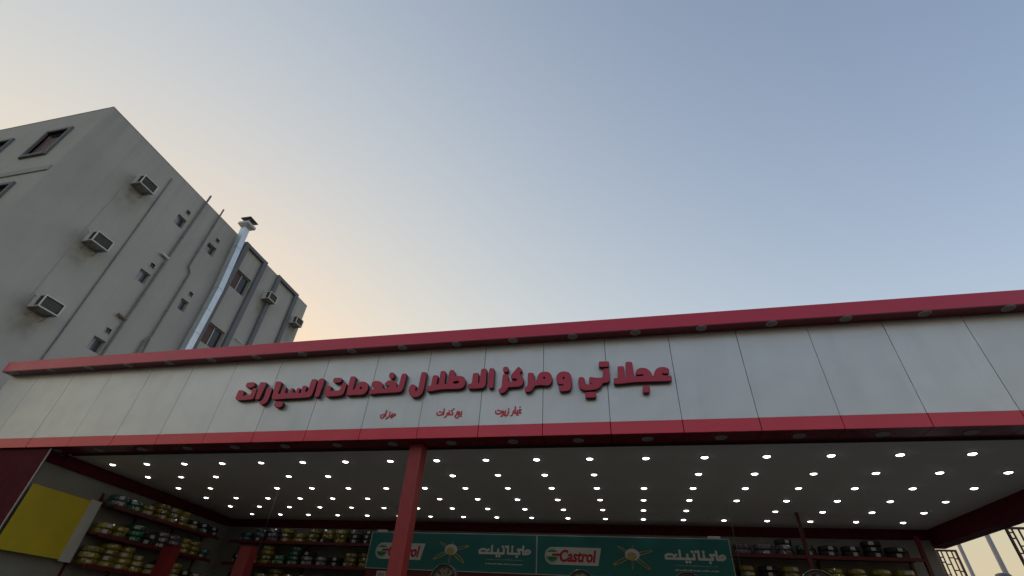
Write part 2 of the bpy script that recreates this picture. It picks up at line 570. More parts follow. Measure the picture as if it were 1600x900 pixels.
# cap along the top: box sections butted end to end
cj = [XL + 0.02, XR + 0.2]
for i in range(1):
    boxmesh('cap_panel', (cj[i] + 0.0015, cj[i + 1] - 0.0015, 7.947, FY + 0.30, 6.53, 6.812), M['acp_red_cap'], shop, bev=0.004)
boxmesh('cap_underside', (XL + 0.03, XR, 7.953, FY - 0.004, 6.521, 6.529), M['underside_red'], shop)  # thin sheet under the cap, a darker red than its front
# roof, ceiling and walls
boxmesh('roof', (XL + 0.02, XR - 0.02, FY + 0.31, 16.40, 4.85, 5.05), M['plaster'], shop)
boxmesh('parapet', (XL + 0.05, XR - 0.05, FY + 0.105, FY + 0.28, 5.05, 6.50), M['plaster'], shop)
boxmesh('ceiling', (-15.5, 7.8, 8.74, 16.05, 4.60, 4.64), M['gypsum'], shop)
boxmesh('back_wall', (-15.6, 7.83, 16.06, 16.30, 0.0, 4.84), M['plaster'], shop)
boxmesh('back_trim', (-14.6, 7.79, 15.98, 16.055, 4.36, 4.598), M['maroon'], shop, bev=0.004)
# skewed left wall
LP = Vector((-13.08, 8.2, 0))
LD = Vector((-0.86, 6.2, 0)).normalized()
LN = Vector((LD.y, -LD.x, 0))               # into the room
LM = Matrix(((LD.x, LN.x, 0, LP.x), (LD.y, LN.y, 0, LP.y), (0, 0, 1, 0), (0, 0, 0, 1)))   # (s, offset, z) -> world
boxmesh('left_wall', (0.13, 0.56, -0.25, 0.0, 0.0, 4.580), M['plaster'], shop, M=LM)
boxmesh('left_wall', (0.56, 7.95, -0.25, 0.0, 0.0, 4.597), M['plaster'], shop, M=LM)
boxmesh('left_trim', (0.135, 0.60, 0.003, 0.085, 4.34, 4.546), M['maroon'], shop, bev=0.004, M=LM)
boxmesh('left_trim', (0.61, 7.7, 0.003, 0.085, 4.34, 4.596), M['maroon'], shop, bev=0.004, M=LM)
boxmesh('outer_wall', (XL + 0.02, XL + 0.22, 8.75, 16.30, 0.0, 4.84), M['plaster'], shop)
# red clad pillar at the left end of the opening
boxmesh('pillar', (XL + 0.02, -12.90, 8.27, 8.315, 0.0, 4.578), M['maroon'], shop, bev=0.004)
boxmesh('pillar_edge_strip', (-12.898, -12.880, 8.265, 8.290, 0.0, 4.576), M['alu'], shop)
# front post, free-standing interior posts
boxmesh('post', (-4.06, -3.80, 8.47, 8.73, 0.0, 4.580), M['post_red'], shop, bev=0.006)
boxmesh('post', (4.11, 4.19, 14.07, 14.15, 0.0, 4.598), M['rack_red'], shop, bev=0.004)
boxmesh('post', (7.84, 8.14, 8.47, 8.77, 0.0, 4.58), M['post_red'], shop, bev=0.006)
# beam over the open right side
boxmesh('side_beam', (7.802, 8.19, 8.78, 16.30, 4.20, 4.845), M['maroon'], shop, bev=0.004)
boxmesh('side_fascia', (8.06, 8.185, 8.31, 16.30, 4.86, 6.50), M['acp_grey'], shop)

# ---------------------------------------------------------------- ceiling downlights
def downlight_mesh(lit, r=0.068, led='led'):
    bm = bmesh.new()
    add_lathe(bm, [(r + 0.014, 0.0), (r + 0.012, -0.010), (r, -0.014), (r - 0.004, -0.006), (r - 0.004, 0.0)], 20)
    ring = bpy.data.meshes.new('lamp_ring'); bm.to_mesh(ring); bm.free()
    bm = bmesh.new()
    add_lathe(bm, [(r - 0.004, -0.006), (r - 0.010, -0.016), (r * 0.6, -0.024), (0, -0.027)] if lit else
              [(r - 0.004, -0.004), (r * 0.6, -0.006), (0, -0.007)], 20)
    lens = bpy.data.meshes.new('lens'); bm.to_mesh(lens); bm.free()
    for me in (ring, lens):
        for p in me.polygons:
            p.use_smooth = True
    ring.materials.append(M['lamp_metal'])
    lens.materials.append(M[led] if lit else M['lens_off'])
    return ring, lens

def place_lamp(meshes, loc, label, group):
    o = bpy.data.objects.new('downlight', meshes[0])
    o.location = loc
    col.objects.link(o)
    tag(o, label, 'lamp', group)
    local('lens', meshes[1], None, o)
    return o

ORD = ['first', 'second', 'third', 'fourth', 'fifth', 'sixth', 'seventh', 'eighth', 'ninth', 'tenth', 'eleventh', 'twelfth',
       'thirteenth', 'fourteenth', 'fifteenth', 'sixteenth', 'seventeenth', 'eighteenth', 'nineteenth', 'twentieth']
lit = downlight_mesh(True)
lit_cool = downlight_mesh(True, led='led_cool')
lit_dim = downlight_mesh(True, led='led_dim')
ROWNAME = ['front row', 'second row', 'third row', 'fourth row', 'fifth row', 'back row']
missing = {(1, 0), (1, 3), (2, -1), (1, 9), (4, 11)}
for r in range(6):
    n = 0
    for c in range(-3, 16):
        if (r, c) in missing or (r == 0 and c == 15):
            continue
        x = -12.567 + (c + 3) * 1.0825
        if r >= 2:
            x -= 0.02
        y = 9.575 + r * 1.101
        place_lamp(lit_dim if (r, c) == (5, -3) else random.choice((lit, lit, lit, lit_cool, lit_dim)), (x + random.uniform(-0.012, 0.012), y + random.uniform(-0.012, 0.012), 4.5995),
                   f'lit ceiling downlight in the {ROWNAME[r]}, {ORD[n]} from the left', 'lit downlights in the workshop ceiling')
        n += 1
off = downlight_mesh(False, 0.085)
n = 0
x = 1.65 - 1.22 * 14
k = 0
while x < XR:
    if x > XL + 0.3:
        place_lamp(off, (x, 8.035, 6.5205), f'unlit round downlight under the red cap, {ORD[k]} from the left', 'unlit downlights under the cap')
        place_lamp(off, (x + 0.01, 8.48, 4.5835), f'unlit round downlight under the lower red band, {ORD[k]} from the left', 'unlit downlights under the lower band')
        k += 1
    x += 1.22
SIGN_WORDS = [('leftmost',[('letter',[[[-8.262,5.544],[-8.268,5.59],[-8.267,5.727],[-8.232,5.741],[-8.131,5.721],[-8.099,5.689],[-8.1,5.621],[-8.069,5.589],[-8.043,5.603],[-7.919,5.602],[-7.905,5.643],[-7.908,5.757],[-7.891,5.775],[-7.807,5.753],[-7.794,5.706],[-7.786,5.525],[-7.806,5.496],[-8.175,5.484],[-8.227,5.505]]]),('letter_dot',[[[-8.134,5.853],[-8.129,5.915],[-7.955,5.918],[-7.909,5.889],[-7.899,5.811],[-7.927,5.781],[-8.067,5.78],[-8.124,5.814]]]),('letter',[[[-7.776,5.906],[-7.623,5.895],[-7.602,5.866],[-7.627,5.511],[-7.641,5.489],[-7.743,5.493],[-7.746,5.535],[-7.785,5.859]]]),('letter',[[[-7.546,5.753],[-7.433,5.754],[-7.397,5.726],[-7.393,5.509],[-7.413,5.407],[-7.488,5.358],[-7.556,5.368],[-7.6,5.414],[-7.584,5.45],[-7.537,5.47],[-7.52,5.544],[-7.544,5.71]]]),('letter',[[[-7.332,5.514],[-7.336,5.58],[-7.387,5.879],[-7.359,5.908],[-7.248,5.895],[-7.216,5.855],[-7.214,5.612],[-7.181,5.592],[-7.145,5.599],[-7.153,5.737],[-7.131,5.762],[-7.072,5.756],[-7.054,5.73],[-7.05,5.62],[-7.004,5.603],[-6.927,5.607],[-6.938,5.697],[-6.917,5.723],[-6.859,5.716],[-6.858,5.612],[-6.77,5.608],[-6.781,5.698],[-6.75,5.722],[-6.698,5.709],[-6.702,5.612],[-6.677,5.589],[-6.643,5.602],[-6.665,5.745],[-6.641,5.766],[-6.56,5.758],[-6.54,5.724],[-6.554,5.635],[-6.531,5.612],[-6.497,5.625],[-6.486,5.662],[-6.494,5.888],[-6.461,5.919],[-6.362,5.904],[-6.34,5.865],[-6.355,5.531],[-6.394,5.489],[-6.521,5.48],[-6.985,5.477],[-7.219,5.472],[-7.284,5.475]]]),('letter',[[[-6.285,5.506],[-6.314,5.878],[-6.29,5.923],[-6.186,5.914],[-6.159,5.878],[-6.172,5.509],[-6.193,5.481],[-6.262,5.484]]]),('letter_dot',[[[-7.205,5.362],[-7.196,5.416],[-7.161,5.426],[-7.041,5.421],[-6.99,5.39],[-6.989,5.311],[-7.017,5.283],[-7.125,5.283],[-7.19,5.325]]])]),('second from the left',[('letter',[[[-6.079,5.57],[-6.085,5.703],[-6.059,5.738],[-5.964,5.729],[-5.938,5.696],[-5.95,5.637],[-5.926,5.61],[-5.866,5.612],[-5.746,5.614],[-5.725,5.642],[-5.712,5.774],[-5.682,5.799],[-5.615,5.776],[-5.596,5.738],[-5.604,5.564],[-5.624,5.507],[-5.708,5.489],[-5.973,5.479],[-6.034,5.503]]]),('letter_dot',[[[-5.955,5.845],[-5.952,5.905],[-5.917,5.919],[-5.777,5.911],[-5.745,5.88],[-5.744,5.827],[-5.773,5.799],[-5.893,5.794],[-5.938,5.814]]]),('letter',[[[-5.546,5.518],[-5.563,5.908],[-5.54,5.932],[-5.447,5.924],[-5.423,5.893],[-5.422,5.628],[-5.403,5.613],[-5.374,5.64],[-5.353,5.749],[-5.291,5.794],[-5.203,5.796],[-5.117,5.752],[-5.077,5.684],[-5.072,5.583],[-5.112,5.514],[-5.192,5.486],[-5.311,5.497],[-5.471,5.489],[-5.524,5.496]],[[-5.264,5.642],[-5.257,5.671],[-5.232,5.677],[-5.216,5.655],[-5.222,5.622],[-5.251,5.62]]]),('letter',[[[-5.026,5.517],[-5.028,5.581],[-5.004,5.602],[-4.933,5.605],[-4.916,5.626],[-4.985,5.665],[-5.014,5.696],[-5.015,5.754],[-4.982,5.796],[-4.863,5.79],[-4.787,5.75],[-4.753,5.698],[-4.745,5.632],[-4.717,5.61],[-4.659,5.607],[-4.621,5.627],[-4.593,5.661],[-4.66,5.672],[-4.716,5.696],[-4.718,5.732],[-4.659,5.787],[-4.574,5.798],[-4.496,5.772],[-4.447,5.712],[-4.431,5.639],[-4.403,5.638],[-4.383,5.68],[-4.381,5.905],[-4.359,5.933],[-4.279,5.933],[-4.258,5.898],[-4.272,5.589],[-4.301,5.527],[-4.382,5.51],[-4.537,5.51],[-4.822,5.508],[-4.891,5.497],[-4.998,5.494]]]),('letter_dot',[[[-4.661,5.89],[-4.66,5.949],[-4.636,5.973],[-4.57,5.97],[-4.54,5.935],[-4.536,5.854],[-4.565,5.822],[-4.626,5.834]]])]),('third from the left',[('letter',[[[-4.153,5.556],[-4.142,5.64],[-4.107,5.678],[-4.035,5.666],[-4.0,5.633],[-4.005,5.549],[-3.991,5.513],[-3.96,5.533],[-3.944,5.595],[-3.943,5.925],[-3.918,5.946],[-3.839,5.938],[-3.816,5.911],[-3.817,5.54],[-3.847,5.445],[-3.913,5.393],[-4.008,5.386],[-4.084,5.42],[-4.131,5.485]]]),('letter',[[[-3.759,5.524],[-3.756,5.586],[-3.741,5.621],[-3.68,5.625],[-3.677,5.688],[-3.674,5.838],[-3.643,5.858],[-3.572,5.851],[-3.554,5.824],[-3.568,5.654],[-3.545,5.639],[-3.514,5.659],[-3.52,5.916],[-3.497,5.948],[-3.419,5.94],[-3.401,5.91],[-3.391,5.66],[-3.375,5.645],[-3.335,5.65],[-3.328,5.927],[-3.304,5.958],[-3.234,5.951],[-3.2,5.899],[-3.197,5.827],[-3.161,5.811],[-3.052,5.809],[-2.987,5.773],[-2.952,5.708],[-2.949,5.624],[-2.974,5.563],[-3.043,5.53],[-3.163,5.527],[-3.434,5.537],[-3.672,5.499],[-3.742,5.506]],[[-3.217,5.672],[-3.186,5.699],[-3.092,5.698],[-3.083,5.68],[-3.118,5.639],[-3.207,5.651]]]),('letter',[[[-2.902,5.567],[-2.894,5.615],[-2.856,5.631],[-2.816,5.629],[-2.818,5.828],[-2.802,5.862],[-2.708,5.862],[-2.691,5.828],[-2.691,5.632],[-2.658,5.631],[-2.653,5.918],[-2.636,5.949],[-2.549,5.944],[-2.533,5.919],[-2.524,5.604],[-2.544,5.543],[-2.601,5.519],[-2.83,5.516],[-2.884,5.528]]]),('letter',[[[-2.48,5.547],[-2.486,5.916],[-2.469,5.951],[-2.389,5.943],[-2.373,5.917],[-2.364,5.555],[-2.373,5.515],[-2.451,5.512]]])]),('third from the right',[('letter_dot',[[[-2.199,5.879],[-2.197,5.942],[-2.166,5.969],[-2.113,5.962],[-2.088,5.936],[-2.087,5.865],[-2.112,5.839],[-2.17,5.838]]]),('letter',[[[-2.259,5.449],[-2.249,5.489],[-2.2,5.514],[-2.198,5.773],[-2.174,5.8],[-2.102,5.796],[-2.081,5.767],[-2.074,5.657],[-2.053,5.626],[-2.015,5.633],[-1.997,5.646],[-1.897,5.644],[-1.899,5.685],[-1.999,5.694],[-2.029,5.716],[-2.035,5.758],[-1.902,5.939],[-1.877,5.952],[-1.809,5.885],[-1.808,5.857],[-1.857,5.79],[-1.804,5.752],[-1.776,5.689],[-1.766,5.607],[-1.783,5.554],[-1.825,5.523],[-1.888,5.516],[-2.072,5.514],[-2.082,5.475],[-2.123,5.417],[-2.185,5.393],[-2.237,5.408]]]),('letter',[[[-1.74,5.432],[-1.736,5.485],[-1.7,5.517],[-1.682,5.563],[-1.69,5.781],[-1.672,5.807],[-1.582,5.8],[-1.563,5.767],[-1.553,5.644],[-1.534,5.629],[-1.503,5.648],[-1.492,5.736],[-1.449,5.795],[-1.368,5.814],[-1.28,5.8],[-1.223,5.742],[-1.204,5.66],[-1.217,5.58],[-1.259,5.522],[-1.327,5.512],[-1.438,5.531],[-1.55,5.516],[-1.573,5.464],[-1.621,5.407],[-1.695,5.394],[-1.727,5.406]],[[-1.389,5.683],[-1.363,5.708],[-1.339,5.68],[-1.362,5.648]]])]),('single',[('letter',[[[-1.137,5.643],[-1.118,5.729],[-1.068,5.781],[-0.981,5.799],[-0.895,5.778],[-0.847,5.722],[-0.835,5.64],[-0.838,5.496],[-0.86,5.419],[-0.914,5.385],[-1.047,5.382],[-1.077,5.403],[-1.085,5.481],[-1.082,5.502],[-0.983,5.502],[-0.98,5.517],[-1.07,5.53],[-1.118,5.575]],[[-1.005,5.663],[-0.985,5.689],[-0.968,5.654],[-0.986,5.622]]])]),('rightmost',[('letter',[[[-0.719,5.542],[-0.704,5.634],[-0.679,5.666],[-0.607,5.649],[-0.587,5.614],[-0.588,5.536],[-0.565,5.508],[-0.518,5.5],[-0.458,5.51],[-0.504,5.532],[-0.515,5.571],[-0.506,5.637],[-0.481,5.655],[-0.381,5.63],[-0.274,5.625],[-0.249,5.65],[-0.245,5.812],[-0.122,5.809],[-0.118,5.749],[-0.124,5.591],[-0.139,5.539],[-0.175,5.522],[-0.269,5.513],[-0.29,5.456],[-0.358,5.402],[-0.464,5.381],[-0.605,5.381],[-0.675,5.423],[-0.709,5.476]]]),('letter_dot',[[[-0.309,5.956],[-0.29,5.969],[-0.121,5.963],[-0.113,5.944],[-0.123,5.856],[-0.136,5.841],[-0.303,5.851],[-0.317,5.868]]]),('letter_dot',[[[-0.596,5.33],[-0.583,5.348],[-0.408,5.347],[-0.391,5.327],[-0.401,5.246],[-0.413,5.234],[-0.582,5.235],[-0.597,5.248]]]),('letter',[[[-0.062,5.561],[-0.053,5.594],[-0.035,5.606],[0.029,5.602],[0.029,5.821],[0.043,5.847],[0.143,5.844],[0.155,5.82],[0.151,5.602],[0.174,5.608],[0.184,5.906],[0.204,5.932],[0.298,5.926],[0.311,5.905],[0.318,5.659],[0.331,5.619],[0.423,5.621],[0.493,5.63],[0.495,5.647],[0.45,5.654],[0.403,5.648],[0.364,5.656],[0.351,5.703],[0.374,5.754],[0.441,5.79],[0.533,5.785],[0.597,5.742],[0.634,5.674],[0.644,5.615],[0.668,5.621],[0.688,5.691],[0.723,5.748],[0.797,5.787],[0.887,5.782],[0.944,5.748],[0.956,5.715],[0.938,5.664],[0.901,5.638],[0.863,5.649],[0.825,5.657],[0.81,5.632],[0.852,5.611],[0.963,5.605],[0.977,5.585],[0.973,5.522],[0.958,5.497],[0.859,5.496],[0.625,5.501],[0.297,5.505],[0.123,5.488],[-0.039,5.483],[-0.06,5.503]]]),('letter_dot',[[[0.444,5.396],[0.464,5.427],[0.56,5.426],[0.576,5.396],[0.563,5.316],[0.543,5.29],[0.454,5.29],[0.437,5.315]]])])]

# ---------------------------------------------------------------- lettering on the fascia
def chaikin(pts, it=2):
    for _ in range(it):
        q = []
        for i in range(len(pts)):
            a, b = pts[i], pts[(i + 1) % len(pts)]
            q.append((a[0] * 0.80 + b[0] * 0.20, a[1] * 0.80 + b[1] * 0.20))
            q.append((a[0] * 0.20 + b[0] * 0.80, a[1] * 0.20 + b[1] * 0.80))
        pts = q
    return pts

def solid_from_rings(rings, depth, bevel=0.0):
    """closed outlines (x, z) -> solid of the given depth, centred on its plane"""
    cu = bpy.data.curves.new('outline', 'CURVE')
    cu.dimensions = '2D'
    cu.fill_mode = 'BOTH'
    cu.extrude = depth / 2 - bevel
    cu.bevel_depth = bevel
    cu.bevel_resolution = 0
    cu.offset = -bevel
    for r in rings:
        s = cu.splines.new('POLY')
        s.points.add(len(r) - 1)
        for p, (a, b) in zip(s.points, r):
            p.co = (a, b, 0, 1)
        s.use_cyclic_u = True
    o = bpy.data.objects.new('outline', cu)
    col.objects.link(o)
    bpy.context.view_layer.update()
    me = bpy.data.meshes.new_from_object(o.evaluated_get(bpy.context.evaluated_depsgraph_get()))
    bpy.data.objects.remove(o)
    bpy.data.curves.remove(cu)
    me.materials.clear()
    return me

def upright(me, y):
    """(x, y, z) of a flat outline -> standing on the plane at depth y, facing -y"""
    me.transform(Matrix(((1, 0, 0, 0), (0, 0, -1, y), (0, 1, 0, 0), (0, 0, 0, 1))))
    return me

LETTER_DEPTH = 0.085
for lab, pieces in SIGN_WORDS:
    xs = [p[0] for nm, rings in pieces for p in rings[0]]
    word = thing('sign_word', f'raised red sign word on the grey fascia, {lab} of the big words' if lab != 'single'
                 else 'raised red one-letter sign word on the grey fascia, standing alone between two longer words', 'sign lettering',
                 (sum(xs) / len(xs), FY, 5.3), 'big raised red words on the fascia')
    for nm, rings in pieces:
        me = solid_from_rings([chaikin(r) for r in rings], LETTER_DEPTH, 0.004)
        me.materials.append(M['letter_face'])
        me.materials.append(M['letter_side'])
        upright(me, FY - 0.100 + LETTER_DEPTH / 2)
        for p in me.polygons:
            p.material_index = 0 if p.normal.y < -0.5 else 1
        place(nm, me, None, word)

# pen-stroke lettering: strokes are merged on a fine grid and traced round
def stroke_outline(strokes, dots, pen, res):
    P = [np.array(s, float) for s in strokes]
    allp = np.vstack(P + ([np.array(dots, float)] if dots else []))
    x0, z0 = allp.min(0) - pen * 2
    x1, z1 = allp.max(0) + pen * 2
    nx, nz = int((x1 - x0) / res) + 2, int((z1 - z0) / res) + 2
    gx, gz = np.meshgrid(x0 + np.arange(nx) * res, z0 + np.arange(nz) * res, indexing='ij')
    D = np.full((nx, nz), 1e3)
    for s in P:
        for a, b in zip(s[:-1], s[1:]):
            d = b - a
            L = max(d @ d, 1e-12)
            t = np.clip(((gx - a[0]) * d[0] + (gz - a[1]) * d[1]) / L, 0, 1)
            D = np.minimum(D, np.hypot(gx - a[0] - t * d[0], gz - a[1] - t * d[1]) - pen / 2)
    for dx, dz in dots:
        D = np.minimum(D, (np.abs(gx - dx) + np.abs(gz - dz)) * 0.75 - pen * 0.55)
    segs = {}
    ins = D < 0
    def ip(i, j, k, l):
        a, b = D[i, j], D[k, l]
        t = a / (a - b)
        return (round(float(gx[i, j] + (gx[k, l] - gx[i, j]) * t), 6), round(float(gz[i, j] + (gz[k, l] - gz[i, j]) * t), 6))
    for i in range(nx - 1):
        for j in range(nz - 1):
            c = (ins[i, j], ins[i + 1, j], ins[i + 1, j + 1], ins[i, j + 1])
            if all(c) or not any(c):
                continue
            q = [(i, j), (i + 1, j), (i + 1, j + 1), (i, j + 1)]
            cr = []
            for e in range(4):
                f = (e + 1) % 4
                if c[e] != c[f]:
                    cr.append((ip(*min(q[e], q[f]), *max(q[e], q[f])), c[e]))
            if len(cr) == 2:
                a, b = (cr[0], cr[1]) if cr[0][1] else (cr[1], cr[0])
                segs[a[0]] = b[0]
            elif len(cr) == 4:
                for e in range(4):
                    if cr[e][1]:
                        segs[cr[e][0]] = cr[(e + 1) % 4][0]
    rings = []
    while segs:
        s, nxt = segs.popitem()
        ring = [s]
        while nxt != s and nxt in segs:
            ring.append(nxt)
            nxt = segs.pop(nxt)
        if len(ring) > 7:
            rings.append(ring[::2])
    return rings

def circ(cx, cz, r, n=10):
    return [(cx + r * math.cos(2 * math.pi * i / n), cz + r * math.sin(2 * math.pi * i / n)) for i in range(n + 1)]

TEH = ([[(1.15, .42), (1.1, .06), (.85, -.03), (.4, -.03), (.17, .08), (.12, .42)]], [(.55, .52), (.78, .52)])
SMALL = {
    'left': ([circ(2.85, .2, .15), [(2.8, 0), (1.9, 0)], [(2.35, 0), (2.35, .42)], [(1.88, .32), (1.85, 0), (1.62, -.32), (1.3, -.42)],
              [(1.08, 0), (1.08, 1.0)], [(.84, .38), (.8, -.08), (.5, -.36), (.22, -.2), (.12, .22)]],
             [(2.26, -.3), (2.48, -.3), (1.82, .66), (.48, .3)]),
    'middle': ([[(4.9, .46), (4.9, 0), (4.15, 0), (3.95, .3), (4.12, .5), (4.3, .36), (4.0, .05), (3.72, -.2), (3.85, -.5), (4.32, -.58)],
                [(4.52, 0), (4.52, .42)], [(3.35, 1.0), (2.85, .62), (3.2, .25), (3.2, 0), (2.1, 0)], circ(2.45, .22, .15),
                [(2.1, .3), (2.1, 0), (1.95, -.3), (1.68, -.42)], [(1.42, 0), (1.42, 1.0)]] + TEH[0],
               [(4.92, -.3), (4.42, -.3), (4.64, -.3), (2.45, .68)] + TEH[1]),
    'right': ([[(4.98, .46), (4.75, .56), (4.6, .36), (4.85, .12), (4.95, 0), (3.85, 0), (3.85, 1.0)], [(4.3, 0), (4.3, .42)],
               [(3.55, .36), (3.5, 0), (3.35, -.3), (3.08, -.42)], [(2.62, .36), (2.57, 0), (2.42, -.3), (2.12, -.42)],
               [(2.0, .42), (2.0, 0), (1.5, 0)], circ(1.5, .22, .16), [(1.66, .2), (1.6, -.15), (1.4, -.4), (1.2, -.42)]] + TEH[0],
              [(4.75, .92), (4.2, -.3), (4.42, -.3), (2.62, .68), (1.9, -.3), (2.12, -.3)] + TEH[1]),
}
for key, (x0, x1, zb, un) in {'left': (-4.69, -4.375, 5.050, 0.118), 'middle': (-3.49, -2.985, 5.035, 0.122), 'right': (-2.305, -1.81, 5.025, 0.124)}.items():
    st, dt = SMALL[key]
    allx = [p[0] for s in st for p in s]
    a, b = min(allx), max(allx)
    fx = lambda p: (x0 + (p[0] - a) / (b - a) * (x1 - x0), zb + p[1] * un)
    rings = stroke_outline([[fx(p) for p in s] for s in st], [fx(p) for p in dt], 0.028, 0.004)
    me = upright(solid_from_rings(rings, 0.003), FY - 0.0062)
    o = place('service_lettering', me, M['vinyl_red'])
    tag(o, f'small red lettering under the big words, {key} of the three captions', 'sign lettering', 'small red captions on the fascia')

# ================================================================ APARTMENT BUILDING
BX, BY, BZ = -18.5, 6.59, 17.56             # corner towards the street
apt = thing('apartment_building', 'plain grey rendered apartment block rising behind the left end of the fascia', 'building', (BX, BY, 0))
BYE, BXL = 20.45, -31.0

def wall_sheet(u0, u1, v0, v1, holes, depth, mapf, name, mat_, parent):
    """wall face with real openings; every opening has reveals going back by its depth"""
    us = sorted({u0, u1} | {h[0] for h in holes} | {h[1] for h in holes})
    vs = sorted({v0, v1} | {h[2] for h in holes} | {h[3] for h in holes})
    bm = bmesh.new()
    cache = {}
    def V(u, v, d=0.0):
        k = (round(u, 4), round(v, 4), round(d, 4))
        if k not in cache:
            cache[k] = bm.verts.new(mapf(u, v, d))
        return cache[k]
    for i in range(len(us) - 1):
        for j in range(len(vs) - 1):
            cu, cv = (us[i] + us[i + 1]) / 2, (vs[j] + vs[j + 1]) / 2
            if any(h[0] < cu < h[1] and h[2] < cv < h[3] for h in holes):
                continue
            bm.faces.new((V(us[i], vs[j]), V(us[i + 1], vs[j]), V(us[i + 1], vs[j + 1]), V(us[i], vs[j + 1])))
    for h in holes:
        a, b, c, d = h[:4]
        dp = h[4] if len(h) > 4 else depth
        cs = [(a, c), (b, c), (b, d), (a, d)]
        for k in range(4):
            p, q = cs[k], cs[(k + 1) % 4]
            bm.faces.new((bm.verts.new(mapf(*p, 0)), bm.verts.new(mapf(*q, 0)), bm.verts.new(mapf(*q, dp)), bm.verts.new(mapf(*p, dp))))
    me = bpy.data.meshes.new(name)
    bm.to_mesh(me)
    bm.free()
    return place(name, me, mat_, parent)

side = lambda u, v, d: (BX - d, u, v)       # wall facing +x (u = y)
front = lambda u, v, d: (u, BY + d, v)      # wall facing -y (u = x)

FL = 3.23
small = []                                  # bathroom windows: (y0, y1, z0, z1)
for z in (15.52, 12.36, 9.16):
    small.append((10.95, 11.42, z, z + 0.52))
for z in (15.53, 12.42, 9.2):
    small.append((12.83 if z > 15 else 13.10, 13.35 if z > 15 else 13.50, z, z + 0.52))
vents = [((s[0] + s[1]) / 2 - 0.03, (s[0] + s[1]) / 2 + 0.17, s[3] + 0.28, s[3] + 0.48) for s in small]
big = [(14.86, 15.95, 15.02, 16.08), (14.86, 15.95, 11.80, 12.84), (14.86, 15.95, 8.57, 9.62)]
wall_sheet(BY, BYE, 0, BZ, [(*s, 0.16) for s in small] + [(*v, 0.10) for v in vents] + [(*b, 0.20) for b in big], 0.2, side, 'side_wall', M['stucco_side'], apt)
fw_ = []
for k in range(2):
    for xr in (-19.72, -22.72, -25.6):
        fw_.append((xr - 1.08, xr, 14.92 - FL * k, 16.38 - FL * k, 0.22))
wall_sheet(BXL, BX, 0, BZ, fw_, 0.22, front, 'front_wall', M['stucco'], apt)
# far walls and the roof slab set below the parapet
bm = bmesh.new()
for q in ([(BX, BYE), (BXL, BYE)], [(BXL, BYE), (BXL, BY)]):
    vs = [bm.verts.new((*q[0], 0)), bm.verts.new((*q[1], 0)), bm.verts.new((*q[1], BZ)), bm.verts.new((*q[0], BZ))]
    bm.faces.new(vs)
finish('rear_wall', bm, M['stucco'], apt)
boxmesh('roof', (BXL + 0.01, BX - 0.26, BY + 0.26, BYE - 0.01, 16.4, 16.6), M['stucco'], apt)
# parapet coping
boxmesh('coping', (BXL, BX + 0.012, BY - 0.012, BY + 0.2, BZ + 0.001, BZ + 0.045), M['stucco'], apt, bev=0.006)
boxmesh('coping', (BX - 0.2, BX + 0.012, BY + 0.202, BYE, BZ + 0.001, BZ + 0.045), M['stucco'], apt, bev=0.006)

# small windows: frame, glass and one leaf standing ajar
for i, (a, b, c, d) in enumerate(small):
    boxmesh('window', (BX - 0.158, BX - 0.150, a + 0.001, b - 0.001, c + 0.001, d - 0.001), M['room'], apt)
    w = apt.children[-1]
    bm = bmesh.new()
    x0, x1 = BX - 0.149, BX - 0.115
    t = 0.03
    add_box(bm, x0, x1, a + 0.001, a + t, c + 0.001, d - 0.001)
    add_box(bm, x0, x1, b - t, b - 0.001, c + 0.001, d - 0.001)
    add_box(bm, x0, x1, a + t, b - t, c + 0.001, c + t)
    add_box(bm, x0, x1, a + t, b - t, d - t, d - 0.001)
    finish('frame', bm, M['alu'], w)
    mid = a + (b - a) * (0.42 if i % 2 == 0 else 0.55)
    boxmesh('pane', (BX - 0.140, BX - 0.134, a + t, mid, c + t, d - t * (1 if i != 3 else 5)), M['curtain'], w)
    bm = bmesh.new()
    Mx = Matrix.Translation((BX - 0.130, mid, 0)) @ Matrix.Rotation(R(12), 4, 'Z')
    add_box(bm, -0.003, 0.003, 0.002, b - mid - t, c + t, d - t, M=Mx)
    finish('pane', bm, M['glass'], w)
# square ventilation openings with a fan behind
for (a, b, c, d) in vents:
    boxmesh('vent', (BX - 0.098, BX - 0.090, a + 0.001, b - 0.001, c + 0.001, d - 0.001), M['vent_dust'], apt)
    v = apt.children[-1]
    bm = bmesh.new()
    f = 0.028
    add_box(bm, BX - 0.05, BX + 0.012, a - f, a, c - f, d + f)
    add_box(bm, BX - 0.05, BX + 0.012, b, b + f, c - f, d + f)
    add_box(bm, BX - 0.05, BX + 0.012, a, b, c - f, c)
    add_box(bm, BX - 0.05, BX + 0.012, a, b, d, d + f)
    finish('frame', bm, M['stucco'], v)
    bm = bmesh.new()
    Mx = Matrix.Translation((BX - 0.075, (a + b) / 2, (c + d) / 2)) @ Matrix.Rotation(R(90), 4, 'Y')
    add_lathe(bm, [(0.075, 0.0), (0.075, 0.02), (0.05, 0.02), (0.05, 0.0)], 14, M=Mx, closed=True)
    finish('fan_ring', bm, M['pvc'], v)
